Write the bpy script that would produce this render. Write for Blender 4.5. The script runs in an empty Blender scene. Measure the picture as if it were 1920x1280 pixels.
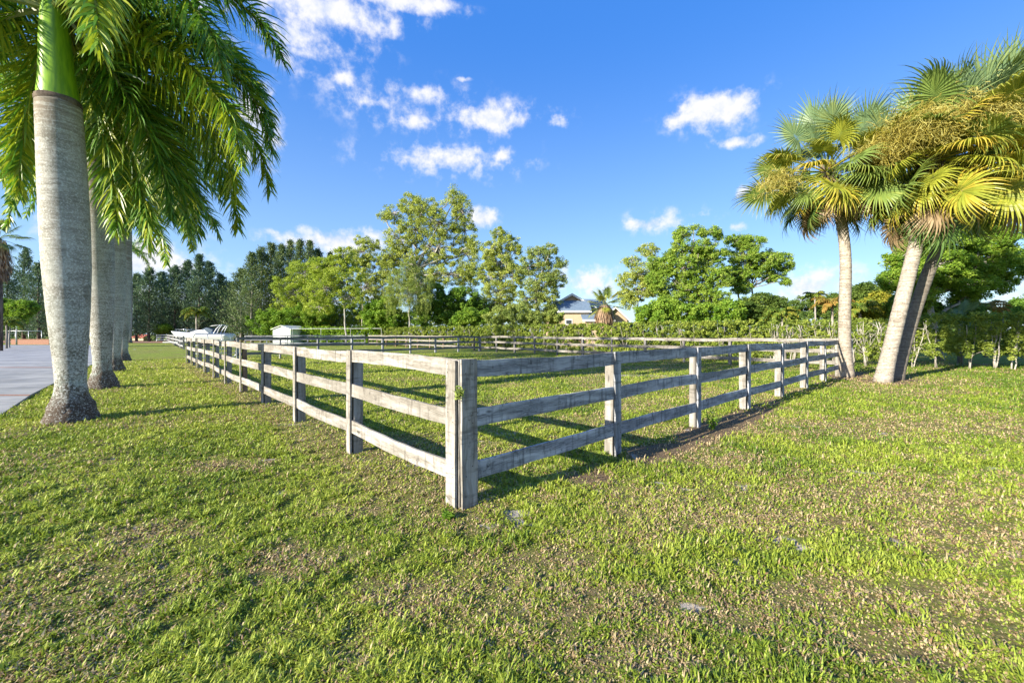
import bpy, math, random
import numpy as np
from mathutils import Vector, Matrix
R = math.radians
rng = np.random.default_rng(7); random.seed(7)
S = bpy.context.scene; COL = S.collection
# ---------------------------------------------------------------- camera
F = 786.0; HZ = 625.0; EYE = 1.53            # measured from the fence's vanishing points
cam = bpy.data.cameras.new('camera'); co = bpy.data.objects.new('camera', cam); COL.objects.link(co)
cam.sensor_width = 36; cam.lens = 36*F/1920; cam.shift_y = -15/1920.; cam.clip_end = 3000; cam.clip_start = .05
co.location = (0, 0, EYE); co.rotation_euler = (R(90), 0, 0); S.camera = co
# ---------------------------------------------------------------- light
SH = R(37.5); EL = R(20.5)                       # direction the shadows fall (from +x towards +y), sun height
sd = Vector((-math.cos(SH)*math.cos(EL), -math.sin(SH)*math.cos(EL), math.sin(EL)))
sun = bpy.data.lights.new('sun', 'SUN'); sun.energy = 5.0; sun.angle = R(.5); sun.color = (1, .91, .76)
so = bpy.data.objects.new('sun', sun); COL.objects.link(so)
so.rotation_euler = sd.to_track_quat('Z', 'Y').to_euler(); so.location = (-20, -20, 30)
S.view_settings.view_transform = 'Standard'; S.view_settings.look = 'None'
S.view_settings.exposure = 1.28; S.view_settings.gamma = 1
S.cycles.max_bounces = 5; S.cycles.diffuse_bounces = 3; S.cycles.transparent_max_bounces = 6; S.cycles.use_denoising = True
S.cycles.caustics_reflective = False; S.cycles.caustics_refractive = False

class N:                                     # tiny node helper
    def __init__(s, nt): s.nt = nt
    def __call__(s, t, ins=None, **kw):
        n = s.nt.nodes.new(t)
        for k, v in kw.items(): setattr(n, k, v)
        for k, v in (ins or {}).items():
            sk = n.inputs[k]
            if isinstance(v, bpy.types.NodeSocket): s.nt.links.new(v, sk)
            elif isinstance(v, bpy.types.Node): s.nt.links.new(v.outputs[0], sk)
            else: sk.default_value = v
        return n
    def m(s, op, a, b=None, c=None, clamp=False):
        i = {0: a}
        if b is not None: i[1] = b
        if c is not None: i[2] = c
        return s('ShaderNodeMath', i, operation=op, use_clamp=clamp).outputs[0]
    def mix(s, f, a, b, bt='MIX'):
        n = s('ShaderNodeMix', data_type='RGBA', blend_type=bt); n.clamp_factor = True
        for k, v in ((0, f), (6, a), (7, b)):
            if isinstance(v, bpy.types.NodeSocket): s.nt.links.new(v, n.inputs[k])
            else: n.inputs[k].default_value = v if k == 0 else (*v, 1) if len(v) == 3 else v
        return n.outputs[2]
    def ss(s, v, lo, hi, a=0., b=1.):
        return s('ShaderNodeMapRange', {0: v, 1: lo, 2: hi, 3: a, 4: b}, interpolation_type='SMOOTHSTEP').outputs[0]
    def noise(s, vec, sc, det=4, rough=.55, dist=0.):
        return s('ShaderNodeTexNoise', {'Vector': vec, 'Scale': sc, 'Detail': det, 'Roughness': rough, 'Distortion': dist})

# ---------------------------------------------------------------- world: sky and clouds
W = bpy.data.worlds.new('World'); S.world = W; W.use_nodes = True; W.node_tree.nodes.clear(); n = N(W.node_tree)
sky = n('ShaderNodeTexSky', sky_type='NISHITA', sun_disc=False, sun_elevation=EL,
        sun_rotation=math.atan2(sd.x, sd.y), air_density=1.0, dust_density=.6, ozone_density=2.2)
tc = n('ShaderNodeTexCoord').outputs['Generated']
hs = n('ShaderNodeHueSaturation', {'Hue': .510, 'Saturation': 1.27, 'Value': 1., 'Color': sky})
sep = n('ShaderNodeSeparateXYZ', {0: tc})
az = n.m('ARCTAN2', sep.outputs[0], sep.outputs[1]); el = n.m('ARCSINE', sep.outputs[2])
sph = n('ShaderNodeCombineXYZ', {0: az, 1: el, 2: 0.}).outputs[0]
nz = n.noise(tc, 9., 7, .62); nz2 = n.noise(tc, 26., 5, .6)
dn = n('ShaderNodeVectorMath', {0: nz.outputs['Color'], 1: (.5, .5, .5)}, operation='SUBTRACT')
dn = n('ShaderNodeVectorMath', {0: dn.outputs[0], 1: (.10, .045, 0)}, operation='MULTIPLY')
sphd = n('ShaderNodeVectorMath', {0: sph, 1: dn.outputs[0]}, operation='ADD').outputs[0]
def sphc(px, py):
    v = Vector(((px-960)/F, 1, (HZ-py)/F)).normalized(); return math.atan2(v.x, v.y), math.asin(v.z)
CL = [(600, 10, 190, 42, 1), (760, 4, 130, 26, 1), (560, 60, 60, 40, .8), (575, 100, 55, 16, .6), (648, 142, 50, 20, .55), (680, 183, 60, 16, .55),
      (790, 180, 80, 24, .7), (780, 224, 58, 18, .62), (925, 226, 78, 24, 1), (1042, 225, 28, 15, .8), (840, 298, 128, 27, .85), (935, 290, 40, 16, .8),
      (1345, 205, 86, 36, 1.1), (1300, 222, 50, 18, .8), (1382, 266, 66, 15, .65), (478, 235, 50, 72, 1.2), (455, 292, 70, 30, .8), (905, 412, 38, 24, 1),
      (640, 455, 130, 26, .9), (720, 440, 60, 18, .7), (262, 478, 85, 50, 1.1), (330, 500, 60, 30, .8), (1110, 525, 75, 34, .6), (1230, 418, 55, 16, .65),
      (1380, 420, 24, 10, .6), (1305, 404, 36, 9, .5), (1540, 530, 110, 42, .75), (1890, 555, 60, 40, .8), (1400, 352, 22, 16, .5), (870, 152, 20, 6, .4), (400, 560, 400, 34, .5),
      (1700, 575, 500, 26, .45), (1900, -60, 90, 20, .6), (60, 420, 60, 40, .3), (780, 200, 190, 60, .34), (560, 60, 190, 110, .42), (840, 300, 210, 50, .32), (930, 222, 170, 46, .32), (1345, 212, 140, 60, .30), (1260, 415, 120, 30, .3), (300, 480, 160, 80, .4), (2300, 250, 200, 60, 1), (-500, 300, 200, 50, 1)]
mask = None; low = None
for px, py, rx, ry, w in CL:
    a0, e0 = sphc(px, py); ra = abs(sphc(px+rx, py)[0]-a0); re = abs(sphc(px, py+ry)[1]-e0)
    d = n('ShaderNodeVectorMath', {0: sphd, 1: (a0, e0, 0)}, operation='SUBTRACT')
    d = n('ShaderNodeVectorMath', {0: d.outputs[0], 1: (1/ra, 1/re, 0)}, operation='MULTIPLY').outputs[0]
    l = n('ShaderNodeVectorMath', {0: d}, operation='LENGTH').outputs['Value']
    v = n.m('MULTIPLY', n.m('SUBTRACT', 1.25, l), w)
    mask = v if mask is None else n.m('MAXIMUM', mask, v)
back = n.m('MULTIPLY', n.ss(sep.outputs[1], .1, -.3), n.ss(n.noise(tc, 3., 5).outputs[0], .52, .66))
mask = n.m('MAXIMUM', mask, back)
det = n.m('MULTIPLY', n.m('SUBTRACT', nz2.outputs[0], .5), 2.1)
det = n.m('ADD', det, n.m('MULTIPLY', n.m('SUBTRACT', nz.outputs[0], .5), 1.1))
cm = n.ss(n.m('ADD', mask, det), .10, 1.0)
cm = n.m('MULTIPLY', cm, n.ss(mask, .0, .25))
grad = n.mix(n.ss(sep.outputs[2], -.06, .62), (1.30, 2.05, 3.05), (.16, .80, 2.65))
skyc = n.mix(.72, hs.outputs[0], grad)
shade = n.ss(nz2.outputs[0], .35, .6)
cloud = n.mix(shade, (2.3, 2.5, 3.1), (3.2, 3.15, 3.25))
col = n.mix(n.m('MULTIPLY', cm, .93), skyc, cloud)
bg = n('ShaderNodeBackground', {'Color': col, 'Strength': .14})
n('ShaderNodeOutputWorld', {0: bg})

# ---------------------------------------------------------------- helpers
def P(px, py, z=0.):                          # point of the flat ground seen at a photo pixel
    d = F*(EYE-z)/(py-HZ); return Vector(((px-960)/F*d, d, z))
def at(px, d, py=None):                       # point at depth d on a photo pixel
    return Vector(((px-960)/F*d, d, EYE+(HZ-py)/F*d if py is not None else 0.))
def mat(name): 
    m = bpy.data.materials.new(name); m.use_nodes = True; m.node_tree.nodes.clear(); return m, N(m.node_tree)
def out(n, sh): n('ShaderNodeOutputMaterial', {0: sh})
class MB:
    def __init__(s): s.V = []; s.Q = []; s.T = []; s.n = 0; s.A = []; s.G = []
    def add(s, V, Q=None, T=None, a=None, g=0):
        V = np.asarray(V, dtype=np.float32).reshape(-1, 3)
        if Q is not None and len(Q): s.Q.append(np.asarray(Q, dtype=np.int64)+s.n); s.G.append(g)
        if T is not None and len(T): s.T.append(np.asarray(T, dtype=np.int64)+s.n)
        s.V.append(V); s.n += len(V)
        s.A.append(np.full(len(V), .5, np.float32) if a is None else np.broadcast_to(np.asarray(a, np.float32), (len(V),)))
    def box(s, c, sz, M=None, a=None):
        x, y, z = sz[0]/2, sz[1]/2, sz[2]/2
        v = np.array([(i, j, k) for i in (-x, x) for j in (-y, y) for k in (-z, z)]) + np.array(c)
        if M is not None: v = np.array([M @ Vector(p) for p in v])
        s.add(v, [(0, 1, 3, 2), (4, 6, 7, 5), (0, 4, 5, 1), (2, 3, 7, 6), (0, 2, 6, 4), (1, 5, 7, 3)], a=a)
    def tube(s, pts, rad, k=6, a=None, cap=True):
        pts = np.array([tuple(p) for p in pts], float); m = len(pts)
        rad = np.broadcast_to(np.asarray(rad, float), (m,))
        t = np.gradient(pts, axis=0); t /= np.linalg.norm(t, axis=1)[:, None]+1e-9
        ref = np.array([0, 0, 1.]) if abs(t[:, 2]).mean() < .8 else np.array([1., 0, 0])
        u = np.cross(t, ref); u /= np.linalg.norm(u, axis=1)[:, None]+1e-9; w = np.cross(t, u)
        an = np.arange(k)*2*math.pi/k
        V = pts[:, None]+rad[:, None, None]*(np.cos(an)[None, :, None]*u[:, None]+np.sin(an)[None, :, None]*w[:, None])
        i, j = np.meshgrid(np.arange(m-1), np.arange(k), indexing='ij'); j2 = (j+1) % k
        Q = np.stack([i*k+j, i*k+j2, (i+1)*k+j2, (i+1)*k+j], -1).reshape(-1, 4)
        V = V.reshape(-1, 3); T = None
        if cap:
            V = np.vstack([V, pts[0], pts[-1]]); c0, c1 = m*k, m*k+1
            T = [(c0, (q+1) % k, q) for q in range(k)]+[(c1, (m-1)*k+q, (m-1)*k+(q+1) % k) for q in range(k)]
        s.add(V, Q, T, a)
    def mesh(s, name, m, smooth=False):
        V = np.concatenate(s.V); A = np.concatenate(s.A)
        Q = np.concatenate(s.Q) if s.Q else np.zeros((0, 4), np.int64); T = np.concatenate(s.T) if s.T else np.zeros((0, 3), np.int64)
        me = bpy.data.meshes.new(name); me.vertices.add(len(V)); me.vertices.foreach_set('co', V.astype(np.float32).ravel())
        L = np.concatenate([Q.ravel(), T.ravel()]).astype(np.int32); me.loops.add(len(L)); me.loops.foreach_set('vertex_index', L)
        st = np.concatenate([np.arange(len(Q))*4, len(Q)*4+np.arange(len(T))*3]).astype(np.int32)
        me.polygons.add(len(st)); me.polygons.foreach_set('loop_start', st)
        at_ = me.attributes.new('rnd', 'FLOAT', 'POINT'); at_.data.foreach_set('value', A.astype(np.float32))
        me.materials.append(m); me.update(calc_edges=True); me.validate()
        me.polygons.foreach_set('use_smooth', [bool(smooth)]*len(me.polygons))
        return me
    def obj(s, name, m, parent=None, smooth=False):
        o = bpy.data.objects.new(name, s.mesh(name, m, smooth)); COL.objects.link(o)
        if parent: o.parent = parent
        return o
def tag(o, label=None, cat=None, group=None, kind=None):
    for k, v in (('label', label), ('category', cat), ('group', group), ('kind', kind)):
        if v: o[k] = v
    return o
def empty(name, loc, label, cat, group=None, rz=0):
    o = bpy.data.objects.new(name, None); COL.objects.link(o); o.location = loc; o.rotation_euler = (0, 0, rz)
    o.empty_display_size = .2; return tag(o, label, cat, group)
def inst(name, me, parent, M):
    o = bpy.data.objects.new(name, me); COL.objects.link(o); o.parent = parent; o.matrix_local = M; return o
# value noise in numpy
_h = rng.random((256, 256))
def vn(x, y):
    xi = np.floor(x).astype(int); yi = np.floor(y).astype(int); fx = x-xi; fy = y-yi
    fx = fx*fx*(3-2*fx); fy = fy*fy*(3-2*fy); g = lambda a, b: _h[a & 255, b & 255]
    return (g(xi, yi)*(1-fx)+g(xi+1, yi)*fx)*(1-fy)+(g(xi, yi+1)*(1-fx)+g(xi+1, yi+1)*fx)*fy
def fbm(x, y, o=4):
    v = 0; a = .5; t = 0
    for i in range(o): v = v+a*vn(x*2**i+17.3*i, y*2**i+9.1*i); t += a; a *= .55
    return v/t
def sst(v, a, b):
    t = np.clip((v-a)/(b-a), 0, 1); return t*t*(3-2*t)

# ---------------------------------------------------------------- materials
def leafmat(name, c1, c2, c3, tr=.3, rough=.55, nsc=.6, spec=.25):
    c1, c2, c3 = ([v*.84 for v in q] for q in (c1, c2, c3))
    m, n = mat(name); a = n('ShaderNodeAttribute', attribute_name='rnd').outputs['Fac']
    g = n('ShaderNodeNewGeometry').outputs['Position']; nz = n.noise(g, nsc, 3).outputs[0]
    c = n.mix(n.ss(a, .0, .6), c1, c2); c = n.mix(n.ss(n.m('ADD', a, n.m('MULTIPLY', nz, .8)), .75, 1.45), c, c3)
    p = n('ShaderNodeBsdfPrincipled', {'Base Color': c, 'Roughness': rough, 'Specular IOR Level': spec})
    t = n('ShaderNodeBsdfTranslucent', {0: n.mix(.5, c, (1, 1, .3), 'MULTIPLY')})
    out(n, n('ShaderNodeMixShader', {0: tr, 1: p, 2: t})); return m
def barkmat(name, c1, c2, sc=6., st=(1, 1, .25), bump=.4):
    m, n = mat(name); o = n('ShaderNodeTexCoord').outputs['Object']
    v = n('ShaderNodeMapping', {0: o, 3: st}); a = n.noise(v, sc, 6, .65).outputs[0]
    c = n.mix(n.ss(a, .35, .65), c1, c2)
    b = n('ShaderNodeBump', {'Strength': bump, 'Distance': .03, 'Height': a})
    out(n, n('ShaderNodeBsdfPrincipled', {'Base Color': c, 'Roughness': .85, 'Normal': b, 'Specular IOR Level': .15})); return m
def plain(name, c, rough=.6, metal=0., var=.12, sc=8.):
    m, n = mat(name); o = n('ShaderNodeTexCoord').outputs['Object']; a = n.noise(o, sc, 5).outputs[0]
    cc = n.mix(n.ss(a, .3, .7), tuple(x*(1-var) for x in c), tuple(min(1, x*(1+var)) for x in c))
    out(n, n('ShaderNodeBsdfPrincipled', {'Base Color': cc, 'Roughness': rough, 'Metallic': metal})); return m
def woodmat(name, c_dark, c_mid, c_light, stain=.5):   # weathered boards, grain along local X
    m, n = mat(name); o = n('ShaderNodeTexCoord').outputs['Object']; r = n('ShaderNodeObjectInfo').outputs['Random']
    off = n('ShaderNodeCombineXYZ', {0: n.m('MULTIPLY', r, 37.), 1: n.m('MULTIPLY', r, 11.), 2: n.m('MULTIPLY', r, 23.)})
    v = n('ShaderNodeVectorMath', {0: o, 1: off.outputs[0]}, operation='ADD').outputs[0]
    wv = n.noise(v, 3.5, 2).outputs['Color']
    wv = n('ShaderNodeVectorMath', {0: wv, 1: (.0, .05, .05)}, operation='MULTIPLY').outputs[0]
    v2 = n('ShaderNodeVectorMath', {0: v, 1: wv}, operation='ADD').outputs[0]
    fine = n.noise(n('ShaderNodeMapping', {0: v2, 3: (1.6, 60, 60)}), 2.2, 5, .7).outputs[0]
    mid = n.noise(n('ShaderNodeMapping', {0: v2, 3: (1., 9, 9)}), 1.4, 4, .6).outputs[0]
    c = n.mix(n.ss(fine, .36, .62), c_dark, c_mid); c = n.mix(n.ss(mid, .42, .66), c, c_light)
    sp = n.noise(n('ShaderNodeMapping', {0: v, 3: (4., 2.5, 2.5)}), 2.6, 6, .72).outputs[0]
    c = n.mix(n.ss(sp, .56, .70, 0., stain), c, tuple(x*.28 for x in c_dark))
    vo = n('ShaderNodeTexVoronoi', {'Vector': n('ShaderNodeMapping', {0: v2, 3: (1.7, 5, 5)}), 'Scale': 1.0}).outputs['Distance']
    c = n.mix(n.ss(vo, .12, .05, 0., .8), c, tuple(x*.3 for x in c_dark))
    dp = n.noise(n('ShaderNodeMapping', {0: v, 3: (9., 1., 1.2)}), 2.0, 5, .7).outputs[0]
    c = n.mix(n.ss(dp, .50, .68, 0., stain*.75), c, tuple(x*.55 for x in c_dark))
    c = n.mix(n.ss(r, 0., 1., 0., .3), c, c_dark)
    b = n('ShaderNodeBump', {'Strength': .55, 'Distance': .004, 'Height': n.m('ADD', fine, n.m('MULTIPLY', vo, -.4))})
    out(n, n('ShaderNodeBsdfPrincipled', {'Base Color': c, 'Roughness': .82, 'Normal': b, 'Specular IOR Level': .2})); return m
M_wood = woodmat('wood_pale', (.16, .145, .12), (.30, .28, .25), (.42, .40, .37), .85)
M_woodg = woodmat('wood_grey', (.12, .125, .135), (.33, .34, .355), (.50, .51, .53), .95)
M_woodd = woodmat('wood_dark', (.10, .095, .09), (.20, .19, .18), (.30, .29, .28), .6)
M_woodm = woodmat('wood_back', (.13, .115, .10), (.25, .235, .21), (.36, .34, .31), .8)
M_woodb = woodmat('wood_brown', (.13, .08, .05), (.26, .17, .11), (.36, .27, .2), .5)
M_rust = plain('rusty_nail', (.06, .035, .025), .8)
M_white = plain('white_paint', (.72, .74, .74), .5)
M_bark = barkmat('bark_grey', (.16, .14, .12), (.36, .33, .29)); M_barkp = barkmat('bark_pale', (.20, .19, .17), (.44, .42, .38))
M_barkh = barkmat('bark_hedge', (.22, .20, .17), (.46, .43, .38))
M_barkd = barkmat('bark_brown', (.07, .055, .045), (.19, .15, .12))

# ---------------------------------------------------------------- ground
FA = Vector((-.44, 3.64, 0)); DL = Vector((-.671, .741, 0)); DR = Vector((.730, .683, 0))
FC = FA+DR*2.38*8; FB = Vector((-2.8, 36.5, 0))
def segd(x, y, a, b):
    dx, dy = b[0]-a[0], b[1]-a[1]; L = math.hypot(dx, dy); t = np.clip(((x-a[0])*dx+(y-a[1])*dy)/L**2, 0, 1)
    px, py = a[0]+t*dx, a[1]+t*dy; s = ((x-a[0])*dy-(y-a[1])*dx)/L      # s>0 to the right of a->b
    return np.hypot(x-px, y-py), s
SAND = [(940, 812, .55, .28), (905, 828, .2, .12), (1010, 838, .22, .12), (1205, 704, 2.2, .5), (1240, 697, 1.8, .35), (1130, 712, 1.0, .25), (1470, 1010, .18, .08), (1505, 1028, .10, .07),
        (1300, 1140, .10, .05), (1535, 1165, .14, .06), (1885, 1180, .09, .05), (730, 1025, .07, .05), (608, 945, .10, .06), (835, 1030, .05, .04), (390, 662, 2.2, 1.6), (500, 690, 1.2, .4), (575, 678, 2.0, .4), (690, 858, .25, .12),
        (545, 795, .3, .12), (1045, 845, .3, .1), (1270, 780, .4, .15), (1240, 905, .12, .05), (610, 1080, .05, .04), (355, 1205, .05, .03), (1345, 838, .09, .05), (1290, 862, .2, .08), (575, 915, .12, .05)]
DRYP = [(1440, 975, .9, .35), (1500, 1120, .7, .3), (1380, 1150, .6, .22), (1700, 930, 1.5, .6), (1820, 1000, .9, .5), (1640, 1200, .5, .2), (1150, 1130, .5, .25), (760, 1120, .35, .2), (560, 1050, .4, .25), (1000, 1060, .6, .2), (1320, 860, .9, .35), (700, 960, .4, .25),
        (600, 830, .5, .4), (1700, 800, 3, .8), (1480, 810, 1.2, .5), (250, 1010, .5, .3), (430, 870, .8, .3), (1230, 690, 3, 1.2), (1480, 730, 1, .6), (1350, 745, 1.5, .5), (1780, 1120, .5, .2), (1200, 1230, .4, .15)]
def gz(x, y):
    return .05*(fbm(x*.35, y*.35, 2)-.5)+.025*(fbm(x*1.7+5, y*1.7, 3)-.5)
PALMS_R = [P(1588, 706), P(1655, 716), P(1680, 712)]
def maps(x, y):
    w = .25*(fbm(x*2.1, y*2.1, 3)-.5)
    dry = sst(fbm(x*.8+3, y*.8+8, 5)+.03*sst(x, -2, 6), .49, .68)*.70
    dry = np.maximum(dry, sst(fbm(x*3.1+31, y*3.1+2, 4), .57, .73)*.75)
    dry = np.clip(dry-.25*sst(-x, 1, 6), 0, 1)
    for px, py, a, b in DRYP:
        q = P(px, py); e = np.hypot((x-q.x)/a, (y-q.y)/b)+(fbm(x*3, y*3, 3)-.5)*1.4+(fbm(x*11, y*11, 2)-.5)*.8
        dry = np.maximum(dry, (1-sst(e, .4, 1.2))*.95)
    d, s = segd(x, y, FA, FC); str_ = sst(fbm(x*.9, y*.9+4, 3), .36, .5)
    mul = np.where(s > -.05, 1-sst(d+w, .38, .75), 1-sst(d+w, .02, .12))*str_*sst(np.hypot(x-FA.x, y-FA.y), .9, 1.6)
    d2, s2 = segd(x, y, FA, FA+DL*2.45*10); dry = np.maximum(dry, (1-sst(d2+w, .25, .6))*.75)
    for q in PALMS_R: mul = np.maximum(mul, (1-sst(np.hypot(x-q.x, y-q.y)+w*1.5, .45, .95))*.9)
    bare = sst(fbm(x*3.9+13, y*3.9+40, 4), .72, .80)*.8; hf = fbm(x*14, y*14, 3)-.5
    for px, py, a, b in SAND:
        q = P(px, py); e = np.hypot((x-q.x)/a, (y-q.y)/b)*(1+0*x)+ (fbm(x*4, y*4, 3)-.5)*1.6+hf*1.8
        bare = np.maximum(bare, (1-sst(e, .25, 1.15))*sst(hf+.5, .30, .52))
    return dry, bare, mul
m_, n = mat('lawn'); g = n('ShaderNodeNewGeometry').outputs['Position']
A = lambda s_: n('ShaderNodeAttribute', attribute_name=s_).outputs['Fac']
f1 = n.noise(g, 55., 6, .8).outputs[0]; f2 = n.noise(g, 3.2, 5, .65).outputs[0]; f3 = n.noise(g, .35, 4).outputs[0]
c = n.mix(n.ss(f1, .35, .65), (.09, .10, .025), (.30, .34, .06))
c = n.mix(n.ss(f2, .38, .66, 0., .7), c, (.34, .35, .08)); c = n.mix(n.ss(f3, .4, .62, 0., .45), c, (.20, .33, .03))
dryc = n.mix(n.ss(f1, .35, .65), (.13, .09, .045), (.36, .30, .15))
c = n.mix(n.m('MULTIPLY', A('dry'), n.ss(n.noise(g, 9., 4, .7).outputs[0], .3, .6)), c, dryc)
c = n.mix(n.ss(A('mul'), .3, .8), c, n.mix(n.ss(f1, .4, .65), (.14, .10, .06), (.36, .27, .17)))
c = n.mix(n.ss(n.m('ADD', A('bare'), n.m('MULTIPLY', n.m('SUBTRACT', f1, .5), .8)), .35, .75), c, n.mix(f2, (.42, .37, .31), (.66, .61, .54)))
b = n('ShaderNodeBump', {'Strength': 1., 'Distance': .04, 'Height': n.m('ADD', f1, n.noise(g, 18., 4, .7).outputs[0])})
out(n, n('ShaderNodeBsdfPrincipled', {'Base Color': c, 'Roughness': .95, 'Normal': b, 'Specular IOR Level': .1})); M_lawn = m_
na, nr = 900, 420
rr = np.concatenate([[0.0], .5*(900/.5)**(np.arange(nr-1)/(nr-2))]); an = np.arange(na)*2*math.pi/na
x = (rr[:, None]*np.cos(an)).ravel(); y = (rr[:, None]*np.sin(an)).ravel()
dry, bare, mul = maps(x, y); fade = 1-sst(np.hypot(x, y), 60, 120)
z = gz(x, y)*fade - .012*bare
i, j = np.meshgrid(np.arange(nr-1), np.arange(na), indexing='ij'); j2 = (j+1) % na
Q = np.stack([i*na+j, (i+1)*na+j, (i+1)*na+j2, i*na+j2], -1).reshape(-1, 4)
b_ = MB(); b_.add(np.stack([x, y, z], -1), Q[na:], [(na+k, na+(k+1) % na, 0) for k in range(na)])
lawn = b_.obj('lawn', M_lawn, smooth=True); tag(lawn, 'broad lawn of mixed green and dry grass with sandy spots', kind='structure')
for nm, v in (('dry', dry), ('bare', bare), ('mul', mul)):
    a_ = lawn.data.attributes.new(nm, 'FLOAT', 'POINT'); a_.data.foreach_set('value', (v*fade).astype(np.float32))
# grass blades
DRV = [P(-60, 800), P(0, 781), P(59, 741), P(98, 721.5), P(150, 695), P(215, 664), P(236, 647)]
def in_drive(x, y):
    r = np.zeros(x.shape, bool)
    for a, b in zip(DRV[:-1], DRV[1:]):
        t = (y-a.y)/(b.y-a.y); r |= (t >= 0) & (t <= 1) & (x < a.x+(b.x-a.x)*t+.02)
    return r
def blades(NB=1000000):
    u = rng.random(NB); r0, r1, p = 1.5, 32., .42
    r = (r0**p+u*(r1**p-r0**p))**(1/p); a = R(90)+(rng.random(NB)-.5)*R(124)
    x = r*np.cos(a); y = r*np.sin(a); dry, bare, mul = maps(x, y)
    cl = fbm(x*9, y*9, 3); big = fbm(x*1.3+50, y*1.3, 3)
    keep = (rng.random(NB) > bare*.82) & (rng.random(NB) > mul*.93) & (rng.random(NB) < .38+1.2*sst(cl, .34, .6)) & ~in_drive(x, y)
    x, y, r, dry, cl, big, bare, mul = (q[keep] for q in (x, y, r, dry, cl, big, bare, mul)); NB = len(x)
    s = (np.maximum(r, 2.2)/2.2)**.62; tall = .65+.9*sst(cl, .4, .65)
    L = (.024+.026*rng.random(NB))*tall*s**.38*(1-.35*dry); w = (.0022+.0024*rng.random(NB))*s**.85
    yaw = rng.random(NB)*2*math.pi; lit = rng.random(NB) < .09+.24*dry; tilt = np.where(lit, 1.25+.35*rng.random(NB), .3+1.15*rng.random(NB)+.25*dry)        # from vertical
    dx, dy = np.cos(yaw), np.sin(yaw); z0 = gz(x, y)-.012*bare-.004
    sx, sy = -dy, dx
    P0 = np.stack([x, y, z0], -1); D = np.stack([dx, dy, 0*dx], -1); Sd = np.stack([sx, sy, (rng.random(NB)-.5)*.8], -1)
    up = np.array([0, 0, 1.])
    m1 = P0+(D*np.sin(tilt*.55)[:, None]+up*np.cos(tilt*.55)[:, None])*(L*.55)[:, None]
    t2 = np.minimum(tilt*1.35, 1.9)
    tip = m1+(D*np.sin(t2)[:, None]+up*np.cos(t2)[:, None])*(L*.5)[:, None]
    ww = w[:, None]
    V = np.stack([P0-Sd*ww*.8, P0+Sd*ww*.8, m1+Sd*ww, m1-Sd*ww, tip], 1).reshape(-1, 3)
    b = np.arange(NB)[:, None]*5
    Q = b+np.array([0, 1, 2, 3]); T = b+np.array([3, 2, 4])
    dead = (rng.random(NB) < (.04+.50*dry+.5*mul)) | (lit & (rng.random(NB) < .75))
    a = np.where(dead, 1.5+rng.random(NB)*.5, np.clip(.25+.5*rng.random(NB)+.9*(big-.5)+.12*(-x/6), 0, 1))
    mb = MB(); mb.add(V, Q, T, np.repeat(a, 5)); return mb
m_, n = mat('grass_blades'); a = n('ShaderNodeAttribute', attribute_name='rnd').outputs['Fac']
c = n.mix(n.ss(a, .1, .5), (.12, .20, .022), (.29, .37, .04)); c = n.mix(n.ss(a, .5, 1.), c, (.45, .50, .08))
dc = n.mix(n.ss(a, 1.5, 2.), (.30, .20, .10), (.58, .47, .26)); c = n.mix(n.ss(a, 1.2, 1.3), c, dc)
p_ = n('ShaderNodeBsdfPrincipled', {'Base Color': c, 'Roughness': .5, 'Specular IOR Level': .3})
out(n, n('ShaderNodeMixShader', {0: .3, 1: p_, 2: n('ShaderNodeBsdfTranslucent', {0: c})})); M_blade = m_
gr = blades().obj('grass', M_blade); tag(gr, 'short broad green and straw coloured grass blades', 'grass', kind='stuff')

# driveway
m_, n = mat('concrete'); g = n('ShaderNodeNewGeometry').outputs['Position']
c = n.mix(n.ss(n.noise(g, .8, 6, .6).outputs[0], .35, .65), (.22, .23, .24), (.36, .36, .36)); c = n.mix(n.ss(n.noise(g, 14., 4).outputs[0], .55, .75, 0., .35), c, (.2, .19, .18))
sy = n('ShaderNodeSeparateXYZ', {0: g}).outputs[1]; jt = n.m('LESS_THAN', n.m('FRACT', n.m('MULTIPLY', sy, .33)), .008); c = n.mix(jt, c, (.06, .055, .05))
c = n.mix(n.ss(n.noise(n('ShaderNodeMapping', {0: g, 3: (.25, 1.6, 1)}), .9, 6, .7).outputs[0], .52, .68, 0., .6), c, (.13, .13, .13))
out(n, n('ShaderNodeBsdfPrincipled', {'Base Color': c, 'Roughness': .8})); M_conc = m_
mb = MB(); k = len(DRV)
mb.add([(p.x, p.y, .035) for p in DRV]+[(-150 if p.y > 20 else -60, p.y+.0, .035) for p in DRV], [(i, i+1, k+i+1, k+i) for i in range(k-1)])
mb.add([(p.x, p.y, .035) for p in DRV]+[(p.x, p.y, -.1) for p in DRV], [(i+1, i, k+i, k+i+1) for i in range(k-1)])
tag(mb.obj('driveway', M_conc), 'pale concrete driveway beyond the palm row', kind='structure')
M_brick = plain('paver_brick', (.30, .15, .10), .85, var=.35, sc=30.)
def strip(y0, y1, nm='paver_strip'):
    mb = MB(); a = P(98, 721.5); xe = np.interp(y0, [p.y for p in DRV], [p.x for p in DRV]); xe1 = np.interp(y1, [p.y for p in DRV], [p.x for p in DRV])
    mb.add([(-60-(y0 > 30)*80, y0, .04), (xe, y0, .04), (xe1, y1, .04), (-60-(y0 > 30)*80, y1, .04)], [(0, 1, 2, 3)])
    o = mb.obj(nm, M_brick); tag(o, kind='structure'); return o
strip(10.05, 10.25); strip(18.3, 18.6); strip(P(0, 643).y, P(0, 638).y-8)

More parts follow.
